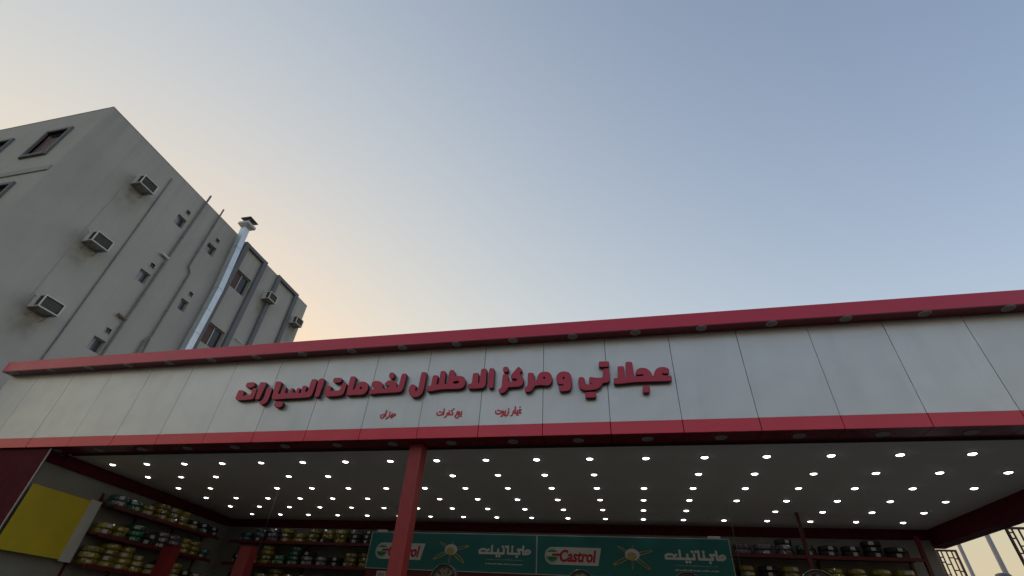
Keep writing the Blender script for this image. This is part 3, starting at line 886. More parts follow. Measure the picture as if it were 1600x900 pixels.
# sliding windows in the framed bay
for (a, b, c, d) in big:
    boxmesh('window', (BX - 0.198, BX - 0.190, a + 0.001, b - 0.001, c + 0.001, d - 0.001), M['room'], apt)
    w = apt.children[-1]
    mid = (a + b) / 2
    bm = bmesh.new()
    x0, x1 = BX - 0.185, BX - 0.13
    t = 0.045
    add_box(bm, x0, x1, a + 0.001, a + t, c + 0.001, d - 0.001)
    add_box(bm, x0, x1, b - t, b - 0.001, c + 0.001, d - 0.001)
    add_box(bm, x0, x1, a + t, b - t, c + 0.001, c + t)
    add_box(bm, x0, x1, a + t, b - t, d - t, d - 0.001)
    add_box(bm, x0, x1 + 0.01, mid - 0.025, mid + 0.025, c + t, d - t)
    finish('frame', bm, M['alu'], w)
    boxmesh('pane', (BX - 0.165, BX - 0.158, a + t, mid - 0.025, c + t, d - t), M['shutter'], w)
    boxmesh('pane', (BX - 0.150, BX - 0.143, mid + 0.025, b - t, c + t, d - t), M['dark_glass'], w)
# street-side windows with projecting surrounds and brown roller shutters
for (a, b, c, d, dp) in fw_:
    boxmesh('window', (a + 0.001, b - 0.001, BY + 0.205, BY + 0.215, c + 0.001, d - 0.001), M['dark_glass'], apt)
    w = apt.children[-1]
    bm = bmesh.new()
    e, p = 0.11, 0.075
    add_box(bm, a - e, a, BY - p, BY + 0.06, c - e, d + e)
    add_box(bm, b, b + e, BY - p, BY + 0.06, c - e, d + e)
    add_box(bm, a, b, BY - p, BY + 0.06, d, d + e)
    add_box(bm, a, b, BY - p - 0.02, BY + 0.06, c - e, c)
    finish('surround', bm, M['reveal'], w)
    bm = bmesh.new()
    n = 12
    top = d - 0.32
    for k in range(n):
        z0 = c + 0.01 + (top - c - 0.01) * k / n
        add_box(bm, a + 0.02, b - 0.02, BY + 0.05, BY + 0.075, z0 + 0.004, z0 + (top - c - 0.01) / n - 0.004)
    finish('shutter', bm, M['shutter'], w)
# string course on the street wall
for z in (13.75, 10.52):
    boxmesh('moulding', (BXL, BX - 0.11, BY - 0.045, BY - 0.001, z - 0.02, z + 0.24), M['moulding'], apt, bev=0.012)
# raised painted frames round the two bays
def bay(y0, y1, w, zt):
    bm = bmesh.new()
    x0, x1 = BX + 0.001, BX + 0.16
    add_box(bm, x0, x1, y0, y0 + w, 0.0, zt, bev=0.008)
    add_box(bm, x0, x1, y1 - w, y1, 0.0, zt, bev=0.008)
    add_box(bm, x0, x1 - 0.006, y0 + w, y1 - w, zt - 0.2, zt - 0.003, bev=0.008)
    return finish('bay_frame', bm, M['band_paint'], apt)
bay(14.52, 16.30, 0.28, BZ + 0.052)
bay(17.34, 19.32, 0.24, BZ + 0.052)

# drain pipes clipped to the wall
def pipe(pts, r, mt=None, name='drain_pipe', clips=True):
    bm = bmesh.new()
    for a, b in zip(pts[:-1], pts[1:]):
        add_tube(bm, a, b, r, 10)
    for p in pts[1:-1]:
        bmesh.ops.create_icosphere(bm, subdivisions=2, radius=r * 1.18, matrix=Matrix.Translation(p))
    if clips:
        z = pts[0][2] - 1.2
        while z > 1:
            for a, b in zip(pts[:-1], pts[1:]):
                if min(a[2], b[2]) < z < max(a[2], b[2]):
                    t = (z - a[2]) / (b[2] - a[2])
                    y = a[1] + (b[1] - a[1]) * t
                    add_tube(bm, (a[0], y, z - 0.02), (a[0], y, z + 0.02), r * 1.25, 10)
                    add_box(bm, BX, a[0], y - 0.015, y + 0.015, z - 0.015, z + 0.015)
            z -= 1.6
    return finish(name, bm, mt or M['pvc'], apt, smooth=False)
px = BX + 0.075
pipe([(BX + 0.03, 9.84, 17.1), (BX + 0.03, 9.98, 9.0), (BX + 0.03, 10.0, 0.0)], 0.024, name='conduit')
pipe([(px, 11.66, 17.98), (px, 11.56, 13.0), (px, 11.50, 9.0), (px, 11.50, 0.0)], 0.044)
pipe([(px, 12.56, 17.98), (px, 12.56, 14.28), (px, 12.76, 14.06), (px, 12.76, 10.75), (px, 12.60, 10.4), (px, 12.58, 0.0)], 0.037)
pipe([(px, 12.76, 10.62), (px, 12.80, 9.9), (px, 12.80, 0.0)], 0.033)
pipe([(BX + 0.012, 8.62, 15.45), (BX + 0.012, 8.55, 12.7), (BX + 0.012, 8.60, 9.6)], 0.011, M['stucco'], 'cable', False)
pipe([(px + 0.03, 11.22, 13.92), (px + 0.01, 11.58, 13.92)], 0.062, M['pvc_white'], 'branch_pipe', False)
pipe([(px + 0.03, 11.15, 10.75), (px + 0.01, 11.54, 10.72)], 0.055, M['pvc_brown'], 'branch_pipe', False)
pipe([(px + 0.03, 16.55, 12.92), (px + 0.03, 17.05, 12.88)], 0.03, M['pvc_white'], 'branch_pipe', False)

# ---------------------------------------------------------------- window air conditioners
def ac_unit(y0, zb, label, wd=0.67, h=0.45, pr=0.47, zs=0.0):
    o = thing('air_conditioner', label, 'air conditioner', (BX, y0 + wd / 2, zb), 'window air conditioners on the side wall')
    y1 = y0 + wd
    x0, x1 = BX + 0.001, BX + pr
    t = 0.035
    bm = bmesh.new()
    add_box(bm, x0, x1, y0, y1, zb + h - t, zb + h, bev=0.006)                  # top
    for (ya, yb) in ((y0, y0 + t), (y1 - t, y1)):                                # front uprights
        add_box(bm, x1 - t, x1, ya, yb, zb + t, zb + h - t)
    add_box(bm, x1 - t, x1, y0, y1, zb + 0.002, zb + t)                          # bottom lips
    add_box(bm, x0, x1 - t, y0, y0 + t * 0.7, zb + 0.002, zb + t)
    add_box(bm, x0, x1 - t, y1 - t * 0.7, y1, zb + 0.002, zb + t)
    xm = x0 + (x1 - x0) * 0.50
    add_box(bm, x0, xm, y0, y0 + 0.02, zb + t, zb + h - t)                       # side cheeks towards the wall
    add_box(bm, x0, xm, y1 - 0.02, y1, zb + t, zb + h - t)
    finish('case', bm, M['ac_case'], o)
    bm = bmesh.new()
    add_box(bm, x0 + 0.05, x1 - 0.05, y0 + 0.03, y1 - 0.03, zb + t + 0.004, zb + h - t - 0.004)
    g = finish('coil', bm, M['ac_grille'], o)
    bm = bmesh.new()
    for k in range(9):
        z = zb + t + 0.02 + (h - 2 * t - 0.04) * k / 8
        add_box(bm, x1 - 0.03, x1 - 0.018, y0 + t, y1 - t, z - 0.004, z + 0.004)
        add_box(bm, xm, x1 - t, y0 + 0.006, y0 + 0.016, z - 0.004, z + 0.004)
        add_box(bm, xm, x1 - t, y1 - 0.016, y1 - 0.006, z - 0.004, z + 0.004)
    finish('grille', bm, M['backing'], o)
    boxmesh('base_pan', (x0, x1 - 0.004, y0 + 0.004, y1 - 0.004, zb - 0.012, zb), M['ac_base'], o)
    for y in (y0 + 0.12, y1 - 0.12):
        bm = bmesh.new()
        add_box(bm, x0, x1 - 0.1, y - 0.015, y + 0.015, zb - 0.045, zb - 0.013)
        add_tube(bm, (x1 - 0.14, y, zb - 0.04), (x0, y, zb - 0.26), 0.012, 6)
        finish('bracket', bm, M['pvc'], o)
    boxmesh('wall_collar', (x0, x0 + 0.02, y0 - 0.05, y1 + 0.05, zb + h + 0.001, zb + h + 0.07), M['stucco'], o)
    return o
ac_unit(8.73, 15.50, 'boxy window air conditioner, topmost of the three stacked near the building corner')
ac_unit(8.69, 12.30, 'boxy window air conditioner, middle of the three stacked near the building corner')
ac_unit(8.69, 9.40, 'boxy window air conditioner, lowest of the three stacked near the building corner')
ac_unit(17.00, 15.70, 'window air conditioner beside the second framed bay, right of the metal duct', 0.62)
ac_unit(19.54, 15.76, 'rightmost window air conditioner, near the far edge of the apartment block', 0.60)

# ---------------------------------------------------------------- galvanised kitchen duct
duct = thing('exhaust_duct', 'tall shiny galvanised duct with rain cowl climbing the apartment wall', 'duct', (-18.1, 14.2, 0))
def duct_axis(z):
    return 14.22 - max(0.0, z - 14.0) * 0.078
zs = [2.0 + 1.22 * k for k in range(13)] + [17.9]
zs = [z for z in zs if z <= 17.9]
for k in range(len(zs) - 1):
    a, b = zs[k], zs[k + 1]
    h = 0.148
    bm = bmesh.new()
    ya, yb = duct_axis(a), duct_axis(b)
    vs = []
    for z, yc in ((a + 0.002, ya), (b - 0.002, yb)):
        for dx, dy in ((-h, -h), (h, -h), (h, h), (-h, h)):
            vs.append(bm.verts.new((-18.17 + dx, yc + dy, z)))
    for i in range(4):
        j = (i + 1) % 4
        bm.faces.new((vs[i], vs[j], vs[4 + j], vs[4 + i]))
    add_box(bm, -18.17 - h - 0.012, -18.17 + h + 0.012, ya - h - 0.012, ya + h + 0.012, a + 0.003, a + 0.03)   # flange
    finish('duct_section', bm, M['galv'], duct)
for z in (6.0, 9.5, 13.0, 16.4):
    boxmesh('wall_bracket', (BX + 0.001, -18.320, duct_axis(z) - 0.03, duct_axis(z) + 0.03, z, z + 0.04), M['pvc'], duct)
yc = duct_axis(17.9)
bm = bmesh.new()
def frustum(bm, c, h0, h1, z0, z1, capb=False, capt=False):
    q = []
    for z, h in ((z0, h0), (z1, h1)):
        q.append([bm.verts.new((c[0] + dx * h, c[1] + dy * h, z)) for dx, dy in ((-1, -1), (1, -1), (1, 1), (-1, 1))])
    for i in range(4):
        j = (i + 1) % 4
        bm.faces.new((q[0][i], q[0][j], q[1][j], q[1][i]))
    if capb:
        bm.faces.new(q[0])
    if capt:
        bm.faces.new(q[1])
c0 = (-18.17, yc)
frustum(bm, c0, 0.150, 0.29, 17.901, 18.06)
frustum(bm, c0, 0.30, 0.30, 18.06, 18.20)
frustum(bm, c0, 0.30, 0.20, 18.20, 18.30, capt=True)
finish('collar', bm, M['galv_dull'], duct)
for dx in (-1, 1):
    for dy in (-1, 1):
        boxmesh('cowl_strut', (c0[0] + dx * 0.16 - 0.012, c0[0] + dx * 0.16 + 0.012, c0[1] + dy * 0.16 - 0.012, c0[1] + dy * 0.16 + 0.012, 18.301, 18.46), M['galv_dull'], duct)
bm = bmesh.new()
frustum(bm, c0, 0.30, 0.30, 18.461, 18.50, capb=True)
frustum(bm, c0, 0.30, 0.02, 18.50, 18.66, capt=True)
finish('rain_cowl', bm, M['cowl_dark'], duct)

# ---------------------------------------------------------------- unseen row across the street, added for shade and reflections
def added_street_block(x0, x1, yf, h, floors, label):
    o = thing('unseen_street_building', label, 'building', ((x0 + x1) / 2, yf, -0.15), 'unseen buildings added across the street')
    holes = []
    n = int((x1 - x0) / 3.0)
    for f in range(floors):
        for k in range(n):
            u = x0 + (k + 0.5) * (x1 - x0) / n
            z = 1.0 + f * (h - 1.0) / floors
            holes.append((u - 0.6, u + 0.6, z, z + 1.4))
    mapf = lambda u, v, d_: (u, yf - d_, v)
    wall_sheet(x0, x1, -0.15, h, holes, 0.2, mapf, 'wall', M['far_wall'], o)
    for (p, q, r, s) in holes:
        boxmesh('window', (p, q, yf - 0.24, yf - 0.20, r, s), M['dark_glass'], o)
    boxmesh('rear_block', (x0, x1, yf - 9.0, yf - 0.26, -0.15, h - 0.4), M['far_wall'], o)
    boxmesh('cornice', (x0 - 0.1, x1 + 0.1, yf - 0.3, yf + 0.15, h + 0.001, h + 0.25), M['far_wall'], o)
added_street_block(-34, -14.5, -19, 13.0, 3, 'unseen tan three-storey block added across the street, left of the viewer')
added_street_block(-13.5, -2, -19, 8.0, 2, 'unseen lower tan block added across the street, straight behind the viewer')
added_street_block(-1, 13, -19, 11.5, 3, 'unseen tan wide block added across the street, right of the viewer')
added_street_block(14, 30, -19, 7.5, 2, 'unseen low tan block added across the street, far right of the viewer')

# ================================================================ INSIDE THE WORKSHOP
# tyre racks: red beams and uprights, boards on every level
LEVELS = [1.17, 1.82, 2.49, 3.15, 3.80]
rack = thing('tyre_rack', 'long red steel rack on the back wall filled with stacked tyres', 'rack', (-3.0, 15.7, 0))
RX0, RX1 = -13.35, 7.15
for z in LEVELS:
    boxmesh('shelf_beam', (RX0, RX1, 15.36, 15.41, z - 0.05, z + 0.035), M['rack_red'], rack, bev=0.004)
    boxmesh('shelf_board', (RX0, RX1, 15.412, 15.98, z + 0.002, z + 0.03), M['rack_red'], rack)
ux = [RX0 + 0.03, -10.7, -8.12, -5.4, -2.72, -0.1, 2.66, 4.9, RX1 - 0.03]
for x in ux:
    boxmesh('upright', (x - 0.03, x + 0.03, 15.985, 16.045, 0.03, 4.1), M['rack_red'], rack)
boxmesh('end_post', (RX1 + 0.01, RX1 + 0.09, 15.36, 15.46, 0.03, 4.34), M['rack_red'], rack)
rack2 = thing('tyre_rack', 'red steel rack along the left wall behind the yellow board', 'rack', (LM @ Vector((4, 0.3, 0))))
for z in LEVELS:
    boxmesh('shelf_beam', (2.14, 6.75, 0.53, 0.58, z - 0.05, z + 0.035), M['rack_red'], rack2, bev=0.004, M=LM)
    boxmesh('shelf_board', (2.14, 6.75, 0.03, 0.528, z + 0.002, z + 0.03), M['rack_red'], rack2, M=LM)
for s in (2.2, 3.6, 5.2, 6.7):
    boxmesh('upright', (s - 0.03, s + 0.03, 0.002, 0.028, 0.03, 4.1), M['rack_red'], rack2, M=LM)

# one tyre, lying flat; film-wrapped or bare with a paper label on its tread
def tyre_mesh(Rr, w, ribs, mt):
    bm = bmesh.new()
    n = 36
    prof = [(Rr * 0.58, -w * 0.36), (Rr * 0.66, -w * 0.48), (Rr * 0.86, -w * 0.5), (Rr * 0.965, -w * 0.40), (Rr, -w * 0.18),
            (Rr, w * 0.18), (Rr * 0.965, w * 0.40), (Rr * 0.86, w * 0.5), (Rr * 0.66, w * 0.48), (Rr * 0.58, w * 0.36)]
    add_lathe(bm, prof, n, closed=True)
    if ribs:                                 # overlapping turns of film: alternate segments stand a little proud
        for v in bm.verts:
            a = math.atan2(v.co.y, v.co.x)
            k = round(a / (2 * math.pi / n))
            s = 1.0 + (0.018 if k % 3 == 0 else (-0.010 if k % 3 == 1 else 0.004))
            v.co.x *= s; v.co.y *= s; v.co.z *= s
    bmesh.ops.recalc_face_normals(bm, faces=bm.faces)
    me = bpy.data.meshes.new('tyre')
    bm.to_mesh(me); bm.free()
    me.materials.append(mt)
    for p in me.polygons:
        p.use_smooth = not ribs
    return me

def label_mesh(Rr, w):
    bm = bmesh.new()
    a0, a1 = -0.24, 0.24
    prev = None
    for i in range(6):
        a = a0 + (a1 - a0) * i / 5
        q = [bm.verts.new(((Rr + 0.006) * math.cos(a), (Rr + 0.006) * math.sin(a), z)) for z in (-w * 0.30, w * 0.30)]
        if prev:
            bm.faces.new((prev[0], q[0], q[1], prev[1]))
        prev = q
    me = bpy.data.meshes.new('paper_label')
    bm.to_mesh(me); bm.free()
    me.materials.append(M['sticker'])
    return me

TR, TW = 0.225, 0.132
KINDS = {'yellow': ('foil_yellow', True, 'yellow film-wrapped'), 'green': ('foil_green', True, 'green film-wrapped'),
         'violet': ('foil_violet', True, 'violet-grey film-wrapped'), 'teal': ('foil_teal', True, 'blue-grey film-wrapped'),
         'black': ('rubber', False, 'bare black')}
TM = {k: tyre_mesh(TR, TW, v[1], M[v[0]]) for k, v in KINDS.items()}
LMESH = label_mesh(TR, TW)
TIER = ['bottom', 'second', 'third', 'top']

def stack(x, y, z, kinds, where, face, sticker_p):
    """a pile of flat tyres standing on a shelf"""
    zz = z + TW / 2 + 0.001
    n = len(kinds)
    for i, k in enumerate(kinds):
        o = bpy.data.objects.new('tyre', TM[k])
        o.location = (x + random.uniform(-0.015, 0.015), y + random.uniform(-0.02, 0.02), zz)
        o.rotation_euler = (0, 0, random.uniform(0, 6.28))
        f_ = random.uniform(0.92, 1.08)
        o.scale = (f_, f_, 1.0)
        col.objects.link(o)
        tier = 'lying alone' if n == 1 else ('top' if i == n - 1 else ('bottom' if i == 0 else ('middle' if n == 3 else TIER[i])))
        tag(o, f'{KINDS[k][2]} tyre, {tier} of {where}' if n > 1 else f'{KINDS[k][2]} tyre lying alone as {where}', 'tyre', 'tyres on the racks')
        if k == 'black' or random.random() < sticker_p:
            l = local('paper_label', LMESH, None, o)
            l.rotation_euler = (0, 0, face + random.uniform(-0.35, 0.35) - o.rotation_euler.z)
        zz += TW + 0.002

ky = ['yellow'] * 3
B = lambda s: [dict(y='yellow', g='green', v='violet', t='teal', b='black')[c] for c in s]
# back wall, left of the banner
sh_top = ['tt', 'bvt', 'vvv', 'yyy', 'yy', 'yyy', 'byy', 'yyy', 'bbv', 'bbb']
sh_mid = ['bb', 'yy', 'yyyy', 'gg', 'gggt', 'vvb', 'vv', 'bb', 'yyy', 'yyy']
sh_low = ['bbb', 'vvv', 'yyy', 'yyyy', 'yyy', 'vvv', 'bvv', 'bbb', 'yyy', 'bb']
for lv, rows, nm in ((4, sh_top, 'top shelf'), (3, sh_mid, 'second shelf'), (2, sh_low, 'third shelf')):
    for i, s in enumerate(rows):
        x = -12.95 + i * 0.518
        stack(x, 15.68, LEVELS[lv] + 0.03, B(s), f'the {ORD[i]} pile on the {nm} left of the banner', -math.pi / 2, 0.5)
# back wall, right of the banner
sr_top = ['vv', 'vv', 'vvb', 'bg', 'bb', 'bb', 'bbb', 'bb']
sr_mid = ['yyy', 'bbb', 'yyy', 'yy', 'yyy', 'yyy', 'byy', 'yyy']
for lv, rows, nm in ((4, sr_top, 'top shelf'), (3, sr_mid, 'second shelf')):
    for i, s in enumerate(rows):
        x = 2.98 + i * 0.535
        stack(x, 15.68, LEVELS[lv] + 0.03, B(s), f'the {ORD[i]} pile on the {nm} right of the banner', -math.pi / 2, 0.4)
# left wall
sl_top = ['tt', 'gg', 'yy', 'yyy', 'yyy', 'yyy', 'yb', 'tb', 'bb']
sl_mid = ['yy', 'yy', 'ggg', 'bb', 'vvv', 'vvv', 'yyy', 'yyy', 'tt']
sl_low = ['yyy', 'yyyy', 'yyyy', 'yyy', 'yy', 'bbb', 'yyy', 'bb', 'vv']
for lv, rows, nm in ((4, sl_top, 'top shelf'), (3, sl_mid, 'second shelf'), (2, sl_low, 'third shelf')):
    for i, s in enumerate(rows):
        p = LM @ Vector((2.42 + i * 0.515, 0.30, 0))
        stack(p.x, p.y, LEVELS[lv] + 0.03, B(s), f'the {ORD[i]} pile on the left wall {nm}', math.atan2(LN.y, LN.x) - 0.5, 0.45)

# yellow board on the left wall
yb = thing('wall_board', 'large yellow board with pale right margin on the left workshop wall', 'board', LM @ Vector((0.8, 0.6, 2.5)))
boxmesh('sheet', (0.14, 1.76, 0.197, 0.206, 2.55, 3.825), M['yellow'], yb, bev=0.002, M=LM)
boxmesh('margin', (1.762, 2.10, 0.196, 0.204, 2.515, 3.865), M['white_strip'], yb, bev=0.002, M=LM)
for s_ in (0.7, 1.9):
    boxmesh('stay', (s_, s_ + 0.05, 0.001, 0.195, 2.57, 3.80), M['rack_red'], yb, M=LM)

# ---------------------------------------------------------------- green banner on the rack
BNY = 15.30
ban = thing('sign_banner', 'long green two-panel oil banner with white-and-red logos hung on the back rack', 'banner', (-2.72, BNY, 3.16))
P1 = (-8.06, -2.735)
P2 = (-2.705, 2.60)
ZB0, ZB1 = 3.170, 4.145

def text_mesh(body, shear=0.0, offset=0.0):
    c = bpy.data.curves.new('lettering', 'FONT')
    c.body = body
    c.offset = offset
    c.extrude = 0.0015
    o = bpy.data.objects.new('lettering', c)
    col.objects.link(o)
    bpy.context.view_layer.update()
    me = bpy.data.meshes.new_from_object(o.evaluated_get(bpy.context.evaluated_depsgraph_get()))
    bpy.data.objects.remove(o)
    bpy.data.curves.remove(c)
    me.materials.clear()
    return me

def fit(me, x0, x1, z0, z1, shear=0.0):
    xs = [v.co.x for v in me.vertices]; ys = [v.co.y for v in me.vertices]
    a, b, c, d = min(xs), max(xs), min(ys), max(ys)
    w = (x1 - x0) - shear * (z1 - z0)
    for v in me.vertices:
        t = (v.co.y - c) / (d - c)
        v.co.x = x0 + (v.co.x - a) / (b - a) * w + shear * (z1 - z0) * t
        v.co.y = z0 + t * (z1 - z0)
    return me

def flat_shape(name, pts, y, mt, parent, holes=()):
    me = upright(solid_from_rings([pts] + list(holes), 0.003), y)
    return place(name, me, mt, parent)

MAG = ([circ(4.32, .26, .20), [(4.3, 0), (3.92, 0), (3.92, .9)], [(3.78, .5), (3.45, .5), (3.62, .12), (3.6, 0), (2.6, 0), (2.6, .9)],
        [(2.98, 0), (2.98, .5)], [(2.25, .52), (2.25, 0), (1.2, 0), (1.2, .9)], [(1.75, 0), (1.75, .46)],
        [(1.2, 0), (.12, 0), (.1, .3), (.3, .46), (.6, .46)], [(.72, .28), (.92, .42)]],
       [(3.38, -.34), (2.98, .82), (2.14, .82), (2.40, .82), (1.64, -.34), (1.88, -.34)])

for (a, b) in (P1, P2):
    sh = boxmesh('banner_panel', (a, b, BNY, BNY + 0.02, ZB0, ZB1), M['banner'], ban)
    dx = a - P2[0]
    y1, y2, y3, y4 = BNY - 0.003, BNY - 0.0065, BNY - 0.010, BNY - 0.0135
    # logo plate: round at the left, slanted at the right
    pts = [(-2.26 + dx + 0.22 * math.cos(t), 3.638 + 0.222 * math.sin(t)) for t in [math.pi / 2 + math.pi * i / 16 for i in range(17)]]
    pts += [(-0.955 + dx, 3.416), (-0.855 + dx, 3.86)]
    flat_shape('logo_plate', pts, y1, M['print_white'], sh)
    cc = (-2.265 + dx, 3.638)
    flat_shape('logo_disc', circ(*cc, 0.185, 28)[:-1], y2, M['print_green'], sh)
    flat_shape('logo_ring', circ(*cc, 0.172, 28)[:-1], y3, M['print_white'], sh)
    flat_shape('logo_bowl', [(cc[0] + 0.15 * math.cos(t), cc[1] - 0.022 + 0.125 * math.sin(t)) for t in [math.pi + math.pi * i / 14 for i in range(15)]], y4, M['print_green'], sh)
    flat_shape('logo_bowl', [(cc[0] + 0.14 * math.cos(t), cc[1] + 0.075 + 0.07 * math.sin(t)) for t in [math.pi * 0.08 + math.pi * 0.84 * i / 12 for i in range(13)]], y4, M['print_green'], sh)
    flat_shape('logo_stroke', [(cc[0] - 0.02, cc[1] - 0.005), (cc[0] + 0.24, cc[1] - 0.005), (cc[0] + 0.25, cc[1] + 0.055), (cc[0] + 0.01, cc[1] + 0.055)], y4 - 0.0035, M['print_red'], sh)
    me = fit(text_mesh('Castrol', offset=0.036), -2.07 + dx, -1.0 + dx, 3.485, 3.80, 0.16)
    place('logo_lettering', upright(me, y2), M['print_red'], sh)
    # gold emblem: a ball with five looping arms
    ec = (0.0 + dx, 3.70)
    for (ex, ez, wdt) in ((0.03, 3.965, 0.05), (-0.40, 3.93, 0.07), (0.56, 3.83, 0.085), (-0.55, 3.45, 0.095), (0.46, 3.37, 0.10), (-0.02, 3.36, 0.05)):
        ex += dx
        d = Vector((ex - ec[0], ez - ec[1])); L = d.length; d /= L
        nrm = Vector((-d.y, d.x))
        loop = [(ec[0] + d.x * L * 0.5 * (1 - math.cos(t)) + nrm.x * wdt * 0.5 * math.sin(t), ec[1] + d.y * L * 0.5 * (1 - math.cos(t)) + nrm.y * wdt * 0.5 * math.sin(t)) for t in [2 * math.pi * i / 24 for i in range(24)]]
        hole = [(ec[0] + d.x * L * (0.55 + 0.34 * -math.cos(t)) + nrm.x * wdt * 0.26 * math.sin(t), ec[1] + d.y * L * (0.55 + 0.34 * -math.cos(t)) + nrm.y * wdt * 0.26 * math.sin(t)) for t in [2 * math.pi * i / 20 for i in range(20)]]
        y1 -= 0.0011
        flat_shape('emblem_arm', loop, y1, M['print_gold'], sh, [hole])
    flat_shape('emblem_ball', [(ec[0] + 0.20 * math.cos(t), ec[1] + 0.02 + 0.145 * math.sin(t)) for t in [2 * math.pi * i / 28 for i in range(28)]], y1 - 0.0035, M['print_white'], sh)
    flat_shape('emblem_core', [(ec[0] - 0.02 + 0.13 * math.cos(t), ec[1] - 0.02 + 0.10 * math.sin(t)) for t in [2 * math.pi * i / 24 for i in range(24)]], y1 - 0.007, M['print_gold'], sh)
    # white word and two lines of small print
    st, dt = MAG
    f = lambda p: (0.86 + dx + p[0] / 4.52 * 1.58, 3.655 + p[1] * 0.215)
    rings = stroke_outline([[f(p) for p in s] for s in st], [f(p) for p in dt], 0.060, 0.008)
    place('banner_word', upright(solid_from_rings(rings, 0.003), BNY - 0.003), M['print_white'], sh)
    for (z, hh, mt, x0, x1) in ((3.495, 0.030, M['print_grey'], 1.12, 2.20), (3.385, 0.036, M['print_white'], 1.10, 2.21)):
        bm = bmesh.new()
        x = x0 + dx
        while x < x1 + dx:
            w = random.uniform(0.016, 0.03)
            h2 = hh * random.choice((0.65, 0.65, 1.0))
            add_box(bm, x, x + w, BNY - 0.0045, BNY - 0.0015, z - hh / 2, z - hh / 2 + h2)
            x += w + random.choice((0.007, 0.007, 0.008, 0.026))
        finish('small_print', bm, mt, sh)['kind'] = 'stuff'
bm = bmesh.new()
for (a, b) in ((P1[0] - 0.02, P1[0]), (P1[1], P2[0]), (P2[1], P2[1] + 0.02)):
    add_box(bm, a, b, BNY - 0.006, BNY + 0.025, ZB0 - 0.02, ZB1 + 0.02)
for (a, b) in (P1, P2):
    add_box(bm, a, b, BNY - 0.006, BNY + 0.025, ZB0 - 0.02, ZB0)
    add_box(bm, a, b, BNY - 0.006, BNY + 0.025, ZB1, ZB1 + 0.02)
finish('frame', bm, M['banner_frame'], ban)
for x in (-7.75, 2.25):
    boxmesh('bracket', (x - 0.16, x + 0.16, BNY + 0.0, BNY + 0.06, ZB1 + 0.021, ZB1 + 0.085), M['print_white'], ban, bev=0.006)

brd = tag(boxmesh('backing_board', (-8.05, 2.6, 15.318, 15.352, 1.9, 3.138), M['rack_red']), 'dark red board directly below the green banner', 'board')
nt_ = thing('notice_plate', 'small pale notice plate below the left end of the green banner', 'notice', (-7.5, 15.3, 2.75))
boxmesh('plate', (-7.66, -7.34, 15.296, 15.316, 2.72, 3.095), M['white_strip'], nt_, bev=0.003)
flat_shape('mark', circ(-7.55, 2.99, 0.055, 20)[:-1], 15.2935, M['alloy_dark'], nt_, [circ(-7.55, 2.99, 0.034, 20)[:-1]])
flat_shape('mark', circ(-7.43, 2.99, 0.045, 20)[:-1], 15.2935, M['print_red'], nt_, [circ(-7.43, 2.99, 0.027, 20)[:-1]])

# ---------------------------------------------------------------- alloy wheels shown on a rail
rail = thing('display_rail', 'low dark steel rail carrying the row of shiny alloy wheels', 'display stand', (0, 12, 0.03))
boxmesh('rail', (-5.0, 4.3, 11.9, 12.1, 2.28, 2.335), M['alloy_dark'], rail)
for x in (-4.9, -1.8, 1.2, 4.2):
    boxmesh('leg', (x - 0.04, x + 0.04, 11.96, 12.04, 0.031, 2.279), M['alloy_dark'], rail)
def wheel(x, top, label):
    r = (top - 2.336) / 2
    o = thing('alloy_wheel', label, 'wheel', (x, 12.0, 2.336), 'alloy wheels on the display rail')
    Mx = Matrix.Translation((x, 12.0, 2.336 + r)) @ Matrix.Rotation(R(90), 4, 'X')
    bm = bmesh.new()
    add_lathe(bm, [(r, 0.10), (r, 0.112), (r * 0.975, 0.115), (r * 0.93, 0.10), (r * 0.90, 0.05), (r * 0.88, -0.09), (r * 0.98, -0.11), (r, -0.11), (r * 0.93, -0.08), (r * 0.93, 0.06)], 48, M=Mx, closed=True)
    finish('rim', bm, M['alloy_dark'], o, smooth=True)
    bm = bmesh.new()
    add_lathe(bm, [(r * 1.003, 0.096), (r * 1.003, 0.116), (r * 0.985, 0.118), (r * 0.985, 0.096)], 48, M=Mx, closed=True)
    finish('lip', bm, M['alloy'], o, smooth=True)
    bm = bmesh.new()
    for k in range(10):
        a = 2 * math.pi * k / 10 + 0.16
        Mk = Mx @ Matrix.Rotation(a, 4, 'Z')
        vs = [(r * 0.16, -0.03, 0.0), (r * 0.16, 0.03, 0.0), (r * 0.80, 0.035, 0.012), (r * 0.80, -0.035, 0.012),
              (r * 0.16, -0.03, -0.04), (r * 0.16, 0.03, -0.04), (r * 0.80, 0.03, -0.03), (r * 0.80, -0.03, -0.03)]
        v = [bm.verts.new(Mk @ Vector(q)) for q in vs]
        for f in ((0, 1, 2, 3), (4, 7, 6, 5), (0, 3, 7, 4), (1, 5, 6, 2), (2, 6, 7, 3), (0, 4, 5, 1)):
            bm.faces.new([v[i] for i in f])
    add_lathe(bm, [(0, 0.015), (r * 0.12, 0.015), (r * 0.17, 0.0), (r * 0.17, -0.06), (0, -0.06)], 20, M=Mx)
    add_lathe(bm, [(r * 0.90, 0.06), (r * 0.86, 0.05), (r * 0.80, 0.012), (r * 0.80, -0.03), (r * 0.87, -0.03)], 48, M=Mx, closed=True)
    finish('spokes', bm, M['alloy_face'], o)
wheel(-4.28, 2.95, 'shiny alloy wheel in front of the left gold emblem, leftmost in the row')
wheel(-1.13, 2.935, 'shiny alloy wheel below the right banner logo, second in the row')
wheel(1.08, 2.96, 'shiny alloy wheel below the right end of the banner, third in the row')
wheel(3.56, 3.08, 'shiny alloy wheel right of the banner, rightmost in the row')

